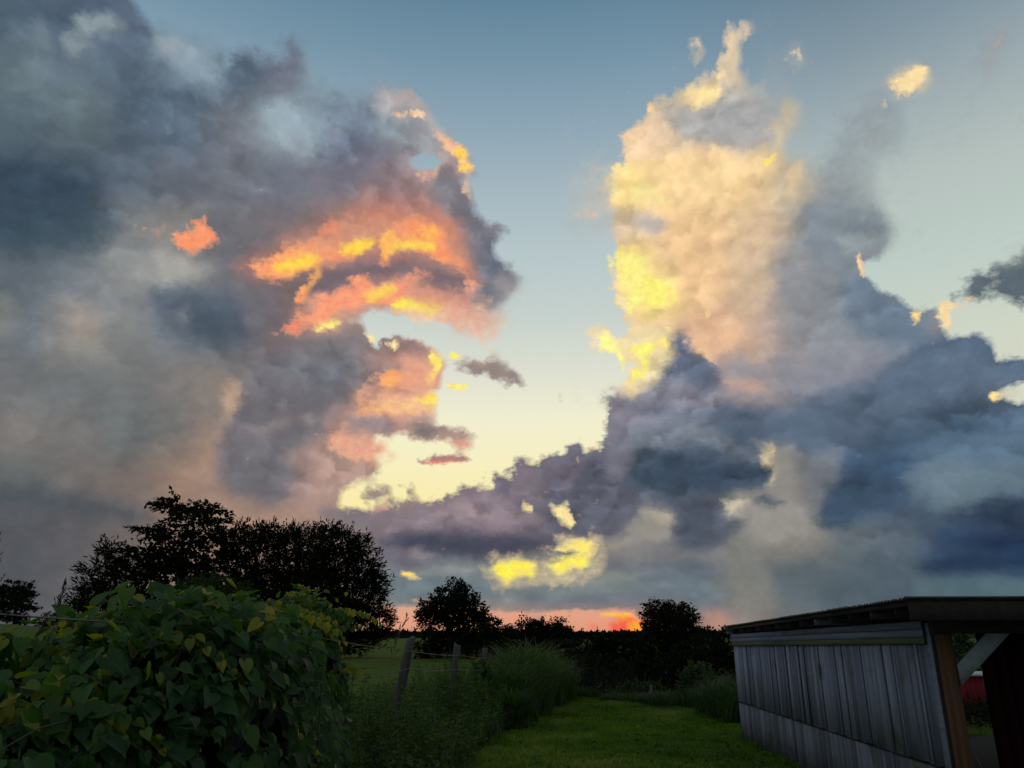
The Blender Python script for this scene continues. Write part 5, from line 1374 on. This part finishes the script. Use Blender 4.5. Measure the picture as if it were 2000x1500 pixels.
# ================================================================== weeds along the fence
def weeds(name, n, xf, y0, y1, hf, label, seed, mat='weed', ls=0.085, per=30, cat='weeds', w=0.8):
    r = np.random.default_rng(seed)
    st, lf = MB(), MB()
    y = y0 + (y1 - y0) * r.random(n) ** 0.8; u = r.random(n)
    x = xf(y, u); z = ground_z(x, y)
    h = hf(y, u) * (0.55 + 0.6 * r.random(n)) * (0.7 + 0.6 * noise3(np.stack([x, y, x * 0], -1), 1.1, seed))
    for i in range(n):
        b = np.array([x[i], y[i], z[i]]); e = b + [r.normal() * 0.16 * h[i], r.normal() * 0.16 * h[i], h[i]]
        q = bend(b, e, 5, 0.03, r); st.tube(q, np.linspace(0.0045, 0.0015, 5), 3)
        m = int(per * h[i]) + 4; t = 0.1 + 0.9 * r.random(m)
        P = np.stack([np.interp(t, np.linspace(0, 1, 5), q[:, k]) for k in range(3)], 1)
        a = r.random(m) * 6.283
        lf.leaves(RH if i % 3 else FE, RHF, P, np.stack([np.cos(a), np.sin(a), 0.1 + 0.5 * r.random(m)], 1), np.stack([0 * a, 0 * a, 1 + 0 * a], 1) + r.normal(size=(m, 3)) * .4,
                  ls * (0.6 + 0.7 * r.random(m)) * (1.15 - 0.5 * t), np.clip(0.15 + 0.6 * r.random(m), 0, 1))
    root = thing(name, (float(x.mean()), float(y.mean()), 0), label, cat); root['kind'] = 'stuff'
    st.build('stems', M['stem'], root, (float(x.mean()), float(y.mean()), 0)); lf.build('leaves', M[mat], root, (float(x.mean()), float(y.mean()), 0))
weeds('weeds', 2100, lambda y, u: fence_x(y) - 0.35 + 1.15 * u, 5.6, 22, lambda y, u: np.interp(y, [5.6, 9, 12, 17, 22], [1.1, 1.05, 1.0, 1.0, 1.0]) * (1.15 - 0.62 * u), 'tangled small-leaved weeds filling the fence line between hedge and mown grass', 61)
weeds('field_weeds', 900, lambda y, u: fence_x(y) - 0.4 - 3.0 * u ** 1.5, 9.5, 24, lambda y, u: 0.85 - 0.4 * u, 'thin weeds and tall stalks just behind the wire fence', 62, per=18)

def blades(mb, n, cx, cy, rx, ry, h, width, seed, arch=0.55, tone=(0.2, 0.6)):
    """long arching grass blades"""
    r = np.random.default_rng(seed)
    a = r.random(n) * 6.283; q = np.sqrt(r.random(n))
    x = cx + rx * q * np.cos(a); y = cy + ry * q * np.sin(a); z = ground_z(x, y)
    dome = 1 - 0.45 * q ** 2
    L = h * dome * (0.7 + 0.5 * r.random(n))
    th = r.random(n) * 6.283; dx_, dy_ = np.cos(th), np.sin(th)
    z0 = z + L * 0.25 * r.random(n); k = 6; V = []
    for j in range(k):
        t = j / (k - 1); out_ = arch * L * t ** 2 * (0.5 + r.random(n) * 0.0 + 0.5); up = L * (t - 0.38 * t ** 3)
        wj = width * (1 - t) ** 0.7 * 0.5 + 0.0008
        for s in (-1, 1):
            V.append(np.stack([x + dx_ * out_ - dy_ * wj * s, y + dy_ * out_ + dx_ * wj * s, z0 + up], 1))
    V = np.stack(V, 1).reshape(-1, 3)
    F = np.array([(2 * j, 2 * j + 1, 2 * j + 3, 2 * j + 2) for j in range(k - 1)])
    FF = (F[None] + (np.arange(n) * 2 * k)[:, None, None]).reshape(-1, 4)
    mb.add(V, FF, np.repeat(tone[0] + tone[1] * r.random(n), 2 * k))
mb = MB()
for i, (x, y, rx, ry, h) in enumerate([(0.12, 17.2, .6, .9, 1.35), (0.32, 18.8, .8, 1.0, 1.75), (0.65, 20.6, .9, 1.1, 1.75), (1.10, 22.2, .8, 1.0, 1.5), (0.1, 20.2, .6, 1.0, 1.6), (1.35, 23.4, .6, .6, 1.1), (0.15, 16.0, .35, .5, .8)]):
    blades(mb, 1500, x - 0.15, y, rx, ry, h, 0.022, 80 + i)
tag(mb.build('tall_grass', M['tallgrass']), 'mound of long arching green grass where the fence meets the lawn', 'tall grass', kind='stuff')
mb = MB()
for i in range(60):
    y = 8.5 + 13 * rng.random(); blades(mb, 14, float(fence_x(y)) + 0.2 + 0.7 * rng.random(), y, .14, .14, 0.45 + 0.3 * rng.random(), 0.010, 120 + i, 0.7)
tag(mb.build('grass_tufts', M['tallgrass']), 'loose tufts of long grass among the fence-line weeds', 'grass tufts', kind='stuff')

# vine on the far post
r = np.random.default_rng(5)
c = tops[2][0]; root = thing('climbing_vine', (c.x, c.y, 0), 'green vine climbing the fence post farthest right', 'vine')
mb, ms = MB(), MB(); n = 900
t = r.random(n); a = r.random(n) * 6.283; wv = 0.14 + 0.14 * np.sin(t * 3) ** 2
P = np.stack([c.x - 0.02 + np.cos(a) * wv + 0.10 * t, c.y + np.sin(a) * wv, 0.1 + 1.10 * t], 1)
heart_leaves(mb, P, r.normal(size=(n, 3)) * .5 + [0, 0, -1], np.stack([np.cos(a), np.sin(a) - .4, 0.4 + 0 * a], 1), 0.05 + 0.04 * r.random(n), 0.3 + 0.5 * r.random(n))
for k in range(6):
    ms.tube(bend((c.x + r.normal() * .1, c.y - .1, 0.0), (c.x + 0.1 + r.normal() * .1, c.y - .05, 1.3), 7, .02, r), 0.004, 4)
mb.build('foliage', M['vine'], root, (c.x, c.y, 0), smooth=True); ms.build('stem', M['stem'], root, (c.x, c.y, 0))

for i, (yy, off, hh) in enumerate([(9.4, -0.1, .75), (11.6, 0.25, .70), (12.6, -.35, .95), (13.4, 0.1, .80), (15.2, 0.3, .85), (15.8, -.5, 1.05), (10.4, -.6, .85), (8.3, 0.2, .8)]):
    forb(float(fence_x(yy)) + off, yy, hh, 7, ['leafy weed clump at the foot of the dark leaning post', 'low leafy weed at the lawn side between the two nearer posts', 'bushy weed behind the wire between the two nearer posts', 'leafy weed just before the middle post', 'leafy weed on the lawn side below the far post', 'tall bushy weed behind the wire by the vine-wrapped post', 'bushy weed behind the wire right of the hedge end', 'leafy weed nearest the camera in the fence line'][i], 500 + i, 'weed', 0.12, 'tall_weed', 'weed', 'leafy weeds along the fence')

# seeding grass stalks standing above everything
def seedstalk(p0, p1, label, seed, k=16, s=0.03):
    r = np.random.default_rng(seed)
    root = thing('seed_stalk', tuple(p0), label, 'grass stalk', 'seeding grass stalks')
    q = bend(p0, p1, 9, 0.02, r); a, b = MB(), MB()
    a.tube(q, np.linspace(0.0028, 0.0012, 9), 4)
    b.tube(q[5:], np.linspace(0.0022, 0.0012, 4), 4)
    for i in range(k):
        t = 0.62 + 0.38 * i / k; c = np.array([np.interp(t, np.linspace(0, 1, 9), q[:, j]) for j in range(3)])
        d = r.normal(size=3) * 0.5 + (np.array(p1) - np.array(p0)) / np.linalg.norm(np.array(p1) - np.array(p0)) * 1.3; d /= np.linalg.norm(d)
        L = s * (2.6 - 2.0 * (t - 0.62) / 0.38) * (0.6 + 0.6 * r.random())
        b.tube([c, c + d * L], 0.0009, 3)
        m = 5; P = c + d * L * np.linspace(0.3, 1, m)[:, None]
        b.leaves(FE, RHF, P, np.tile(d, (m, 1)) + r.normal(size=(m, 3)) * .25, r.normal(size=(m, 3)), s * 0.9, 0.5)
    a.build('stem', M['stem'], root, tuple(p0)); b.build('seed_head', M['straw'], root, tuple(p0))
seedstalk(at(78, 1290, 3.4), at(125, 1136, 3.4), 'seeding grass stalk leaning right above the left end of the hedge', 1, 14, 0.022)
seedstalk(at(62, 1300, 3.5), at(92, 1200, 3.5), 'shorter bent grass stalk beside the far left hedge end', 2, 8, 0.018)
seedstalk(Vector((at(762, 1300, 9.6).x, 9.6, 0.4)), at(797, 1200, 9.6), 'seeding grass stalk against the orange sky by the dark post', 3, 14, 0.05)
seedstalk(Vector((at(-90, 1300, 2.9).x, 2.9, 0.5)), at(-14, 985, 2.9), 'tall grass stalk at the very left edge of the view', 4, 14, 0.018)
seedstalk(Vector((at(845, 1300, 12.5).x, 12.5, 0.3)), at(836, 1262, 12.5), 'dry bent stalk in front of the wire between two posts', 5, 10, 0.03)

weeds('brush', 900, lambda y, u: 0.6 + 8.5 * u, 23.5, 29, lambda y, u: 0.95 + 0 * y, 'dark low brush where the lawn drops to the wood', 64, mat='tree', ls=0.10, per=26)
weeds('brush', 1300, lambda y, u: 5.5 + 6.5 * u, 14.8, 18.6, lambda y, u: 0.50 + 0 * y, 'dark low brush behind the open bay of the shed', 65, mat='tree', ls=0.08, per=24)

# ================================================================== bushes and plants at the end of the lawn
def bush(name, cx, D, rows, label, seed, leaf=0.10, group=None, mat='shrub', cat='bush', style='round'):
    p = at(cx, 1240, D)
    return tree(name, (p.x, D, float(ground_z(p.x, D))), px_blobs(D, rows, 1, seed), leaf, 0.9, 0.03, label=label, cat=cat, group=group, mat=mat, seed=seed, style=style, fill=0.35, stem_mat='stem')
GB = 'bushes at the far edge of the lawn'
bush('bush', 1250, 22.5, [(1235, 1352, 22, 14), (1262, 1346, 24, 14), (1250, 1362, 34, 12)], 'round pale green bush left of the pale stakes', 201, group=GB)
bush('bush', 1175, 24, [(1172, 1352, 16, 9), (1184, 1358, 14, 8)], 'small low bush at the dark edge of the wood', 202, group=GB)
bush('bush', 1362, 21, [(1362, 1312, 16, 14), (1350, 1330, 20, 16), (1375, 1335, 22, 18), (1360, 1358, 34, 18)], 'upright leafy bush with a pointed top near the shed', 203, 0.12, group=GB)
bush('bush', 1320, 21.5, [(1310, 1362, 26, 9), (1335, 1365, 24, 9)], 'low weedy bush around the right pale stake', 204, 0.07, group=GB)
bush('bush', 1400, 20, [(1398, 1332, 20, 16), (1420, 1345, 20, 18), (1395, 1365, 26, 16)], 'leafy bush standing in the tall grass by the shed corner', 205, group=GB)
mb = MB()
for i, (px_, D, h) in enumerate([(1300, 20.6, .45), (1335, 20.2, .5), (1365, 19.8, .6), (1392, 18.6, .95), (1415, 17.9, 1.0), (1438, 17.4, 1.1), (1450, 16.6, 1.0), (1270, 21.2, .4), (1240, 21.8, .35), (1205, 22.2, .3), (1150, 23.6, .3)]):
    p = at(px_, 1240, D); blades(mb, 650, p.x, D, .55, .5, h, 0.018, 300 + i, 0.55, (0.1, 0.5))
tag(mb.build('tall_grass', M['tallgrass']), 'ragged tall grass along the far lawn edge up to the shed corner', 'tall grass', kind='stuff')
for i, (px_, D, lb) in enumerate([(1270, 21.4, 'weathered pale stake right of the round bush'), (1324, 20.9, 'pale stake nearer the shed, standing in low weeds')]):
    a_, b_0 = at(px_, 1338, D), at(px_, 1370, D)
    gz = float(ground_z(a_.x, D)); mb = MB(); mb.prism((a_.x, D, gz - .1), (a_.x + 0.02, D, a_.z), 0.07, 0.05, (0, 1, 0), 0.8)
    o = mb.build('stake', M['fencewood'], None, (a_.x, D, gz)); o.location = (a_.x, D, gz); tag(o, lb, 'stake', 'pale stakes at the lawn edge')

# ================================================================== the shed
shed = thing('shed', (3.8, 7.0, 0), 'low weathered shed of grey vertical boards with an open post-and-brace front', 'shed')
SO = (3.8, 7.0, 0)
wall_x = lambda y: 3.538 + 0.0277 * y
Y0, Y1 = 7.16, 14.15
wdir = Vector((0.0277, 1, 0)).normalized()
def wpt(y, z, off=0.0): return Vector((wall_x(y) - off, y, z))
def board(mb, y0, y1, z0a, z1a, z0b, z1b, off, th, tone):
    """one board on the side wall; a = near end heights, b = far end heights"""
    V = []
    for (y, zl, zh) in ((y0, z0a, z1a), (y1, z0b, z1b)):
        for o_ in (off, off + th):
            V += [wpt(y, zl, o_), wpt(y, zh, o_)]
    V = [tuple(v) for v in V]
    mb.add(V, [(0, 1, 3, 2), (4, 6, 7, 5), (2, 3, 7, 6), (0, 4, 5, 1), (1, 5, 7, 3), (0, 2, 6, 4)], tone)
ztrim = lambda y: 1.62 - (y - 7.16) / 7.0 * 0.11
ztop = lambda y: 1.815 - (y - 7.16) / 7.0 * 0.115
SEAM = 0.60
r = np.random.default_rng(12)
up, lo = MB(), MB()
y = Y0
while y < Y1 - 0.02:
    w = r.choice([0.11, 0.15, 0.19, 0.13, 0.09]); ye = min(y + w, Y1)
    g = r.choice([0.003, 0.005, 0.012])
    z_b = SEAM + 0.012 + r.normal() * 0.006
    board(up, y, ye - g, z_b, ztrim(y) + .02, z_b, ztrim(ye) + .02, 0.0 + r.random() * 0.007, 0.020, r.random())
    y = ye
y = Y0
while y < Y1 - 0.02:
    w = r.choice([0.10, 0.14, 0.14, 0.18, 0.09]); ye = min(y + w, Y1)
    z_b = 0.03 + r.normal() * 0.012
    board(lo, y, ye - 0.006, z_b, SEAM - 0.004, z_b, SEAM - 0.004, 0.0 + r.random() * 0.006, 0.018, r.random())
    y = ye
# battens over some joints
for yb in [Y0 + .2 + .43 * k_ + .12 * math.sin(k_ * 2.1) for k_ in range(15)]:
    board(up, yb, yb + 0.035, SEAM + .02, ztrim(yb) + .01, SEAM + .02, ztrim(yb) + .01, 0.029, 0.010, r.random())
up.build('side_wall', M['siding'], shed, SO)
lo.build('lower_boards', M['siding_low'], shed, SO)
# horizontal boards under the eaves, in three laps
for k, (a, b, lab) in enumerate([(0.0, .42, 'far'), (.42, 1.0, 'near')]):
    ya, yb = Y1 - (Y1 - Y0) * b, Y1 - (Y1 - Y0) * a
    for j, (f0, f1, off) in enumerate([(0.0, .30, .034), (.32, .64, .037), (.66, 1.0, .040)]):
        z = lambda y, f: ztrim(y) + (ztop(y) - ztrim(y)) * f
        mb = MB(); board(mb, ya + .004, yb - .004, z(ya, f0), z(ya, f1), z(yb, f0), z(yb, f1), off, 0.018, 0.3 + 0.15 * ((j + k) % 3))
        mossy = (j == 0)
        o = mb.build('trim_board', M['mossy' if mossy else 'trim'], shed, SO)
        if mossy: o['label'] = 'trim board green with moss'
# mossy patch board near the front and the sill line
mb = MB(); board(mb, Y0 + 0.03, Y0 + 0.62, SEAM - .085, SEAM - .01, SEAM - .085, SEAM - .01, 0.027, 0.012, 0.5)
mb.build('patch_board', M['mossy'], shed, SO)['label'] = 'short bright mossy board at the foot of the near siding'
mb = MB(); board(mb, Y0, Y1, SEAM - 0.004, SEAM + .007, SEAM - 0.004, SEAM + .007, 0.0, 0.026, 0.0)
mb.build('drip_ledge', M['darkwood'], shed, SO)
mb = MB(); board(mb, Y0 + .01, Y1 - .01, 0.02, ztop(8), 0.02, ztop(14), -0.03, 0.02, 0.2)
mb.build('inner_lining', M['darkwood'], shed, SO)

# roof
E0, E1 = Vector((3.24, 6.5, 1.985)), Vector((3.80, 14.5, 1.83))         # left eave line
RX = 9.8; n = 260
mb = MB(); V = []
for i in range(n + 1):
    t = i / n; e = E0.lerp(E1, t); wv = 0.011 * math.sin(t * (E1 - E0).length / 0.076 * 2 * math.pi)
    jx = 0.018 * math.sin(int(t * 12) * 2.4)
    for x_, dz in ((e.x + jx, 0), (RX, 0.02)):
        V += [(x_, e.y, e.z + wv + dz), (x_, e.y, e.z + wv + dz - 0.003)]
F = []
for i in range(n):
    a = 4 * i; b = a + 4
    F += [(a, a + 2, b + 2, b), (a + 1, b + 1, b + 3, a + 3), (a, b, b + 1, a + 1), (a + 2, a + 3, b + 3, b + 2)]
F += [(0, 1, 3, 2), (4 * n, 4 * n + 2, 4 * n + 3, 4 * n + 1)]
mb.add(V, F, 0.5); roof = mb.build('roof', M['metal'], shed, SO)
ro = roof
# rafters with their cut tails under the eaves
for k in range(14):
    t = 0.045 + 0.93 * k / 13; e = E0.lerp(E1, t)
    mb = MB(); mb.prism((e.x + 0.06, e.y, e.z - 0.075), (RX - .1, e.y, e.z - 0.055), 0.045, 0.11, (0, 0, 1), r.random())
    mb.build('rafter', M['trim' if k in (4, 13) else 'darkwood'], shed, SO)
mb = MB()
mb.prism(E0 + Vector((0.05, 0.02, -0.045)), E1 + Vector((0.05, -.02, -0.045)), 0.02, 0.035, (0, 0, 1), 0.3)
mb.build('eave_board', M['darkwood'], shed, SO)
mb = MB(); mb.prism((E0.x + .04, 6.52, 1.885), (RX, 6.52, 1.90), 0.03, 0.15, (0, 0, 1), 0.4)
mb.build('fascia', M['darkwood'], shed, SO)
mb = MB(); mb.prism((E0.x, 6.495, 1.993), (RX, 6.495, 2.012), 0.02, 0.014, (0, 0, 1), 0.9)
mb.build('roof_edge', M['metal'], shed, SO)
mb = MB(); mb.prism((3.69, 7.0, 1.785), (RX - .2, 7.0, 1.80), 0.10, 0.15, (0, 0, 1), 0.4)
mb.build('beam', M['darkwood'], shed, SO)
mb = MB(); mb.prism((3.95, 14.1, 1.765), (RX - .2, 14.1, 1.775), 0.10, 0.07, (0, 0, 1), 0.4)
mb.build('beam', M['darkwood'], shed, SO)
# posts
mb = MB(); mb.prism((3.772, 7.0, -0.2), (3.778, 7.0, 1.712), 0.108, 0.085, (0, 1, 0), 0.5)
mb.build('post', M['postwood'], shed, SO)
for px_, py_ in ((9.4, 7.0), (5.9, 14.1), (9.4, 14.1)):
    mb = MB(); mb.prism((px_, py_, -0.2), (px_, py_, 1.7 if py_ < 8 else 1.73), 0.12, 0.12, (0, 1, 0), 0.5); mb.build('post', M['darkwood'], shed, SO)
mb = MB(); mb.prism((3.715, 7.14, -0.1), (3.725, 7.14, 1.80), 0.02, 0.09, (0, 1, 0), 0.4)
mb.build('corner_board', M['trim'], shed, SO)
mb = MB(); mb.prism((3.752, 7.10, -0.1), (3.752, 7.10, 1.80), 0.07, 0.05, (0, 1, 0), 0.4)
mb.build('stud', M['darkwood'], shed, SO)
# diagonal brace, mitred against post and beam
mb = MB(); a, b = Vector((3.83, 6.97, 1.33)), Vector((4.33, 6.97, 1.71)); th = 0.045
pz = [(3.832, 1.255), (3.832, 1.43), (4.145, 1.709), (4.355, 1.709), (4.355, 1.700)]
pz = [(3.832, 1.29), (3.832, 1.455), (4.125, 1.709), (4.325, 1.709)]
V = [(x_, 6.93, z_) for x_, z_ in pz] + [(x_, 6.93 + th, z_) for x_, z_ in pz]
mb.add(V, [(0, 3, 2, 1), (4, 5, 6, 7), (0, 1, 5, 4), (1, 2, 6, 5), (2, 3, 7, 6), (3, 0, 4, 7)], 0.6)
mb.build('brace', M['brace'], shed, SO)
# red boarded bay inside, boards side by side
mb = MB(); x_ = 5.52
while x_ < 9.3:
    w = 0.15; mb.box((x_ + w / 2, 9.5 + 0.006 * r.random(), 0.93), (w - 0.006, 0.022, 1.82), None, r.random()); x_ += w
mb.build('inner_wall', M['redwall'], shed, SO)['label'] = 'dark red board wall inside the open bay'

# a pole left leaning inside
pole = thing('pole', (5.15, 9.2, 0), 'thin pale pole leaning against the dark red wall inside the shed', 'pole')
mb = MB(); mb.tube(bend((5.25, 9.0, 0.02), (4.98, 9.3, 1.02), 6, 0.01), 0.007, 5); mb.build('shaft', M['brace'], pole, (5.15, 9.2, 0))

# small red outbuilding seen through the open bay
q = at(1908, 1376, 19.0); gz = float(ground_z(q.x, 19.0))
rb = thing('red_outbuilding', (q.x + 0.6, 19.6, gz), 'low bright red outbuilding with a white roof edge behind the shed', 'outbuilding')
RO = (q.x + 0.6, 19.6, gz)
zt = at(1908, 1320, 19.0).z
mb = MB(); x_ = q.x - 0.32
while x_ < q.x + 1.9:
    mb.box((x_ + .06, 19.0, (zt + gz) / 2), (0.115, 0.03, zt - gz), None, r.random()); x_ += 0.12
mb.box((q.x + 0.8, 19.7, (zt + gz) / 2 - .02), (2.2, 1.36, zt - gz - .04), None, 0.5)
mb.build('wall', M['redpaint'], rb, RO)
mb = MB(); mb.box((q.x + 0.8, 19.65, zt + 0.02), (2.4, 1.5, 0.045), None, .5); mb.build('roof', M['white'], rb, RO)

# weeds and grass against the foot of the shed wall
mb = MB()
for i in range(46):
    y = 7.6 + 6.6 * i / 46; blades(mb, 22, wall_x(y) - 0.07 - 0.08 * r.random(), y, .08, .1, 0.10 + 0.10 * r.random(), 0.007, 400 + i, 0.6, (0.0, 0.5))
tag(mb.build('grass_tufts', M['grassblade']), 'uncut grass fringe along the foot of the grey shed wall', 'grass tufts', kind='stuff')

mb = MB(); nx = 24; xs_ = np.linspace(3.85, 9.7, nx); ys_ = np.linspace(7.0, 14.6, nx); XX, YY = np.meshgrid(xs_, ys_)
ii = (np.arange(nx - 1)[:, None] * nx + np.arange(nx - 1)[None]).ravel()
mb.add(np.stack([XX.ravel(), YY.ravel(), (ground_z(XX, YY) + 0.012 + 0.02 * noise3(np.stack([XX, YY, XX * 0], -1), 2.0, 8)).ravel()], 1), np.stack([ii, ii + 1, ii + nx + 1, ii + nx], 1))
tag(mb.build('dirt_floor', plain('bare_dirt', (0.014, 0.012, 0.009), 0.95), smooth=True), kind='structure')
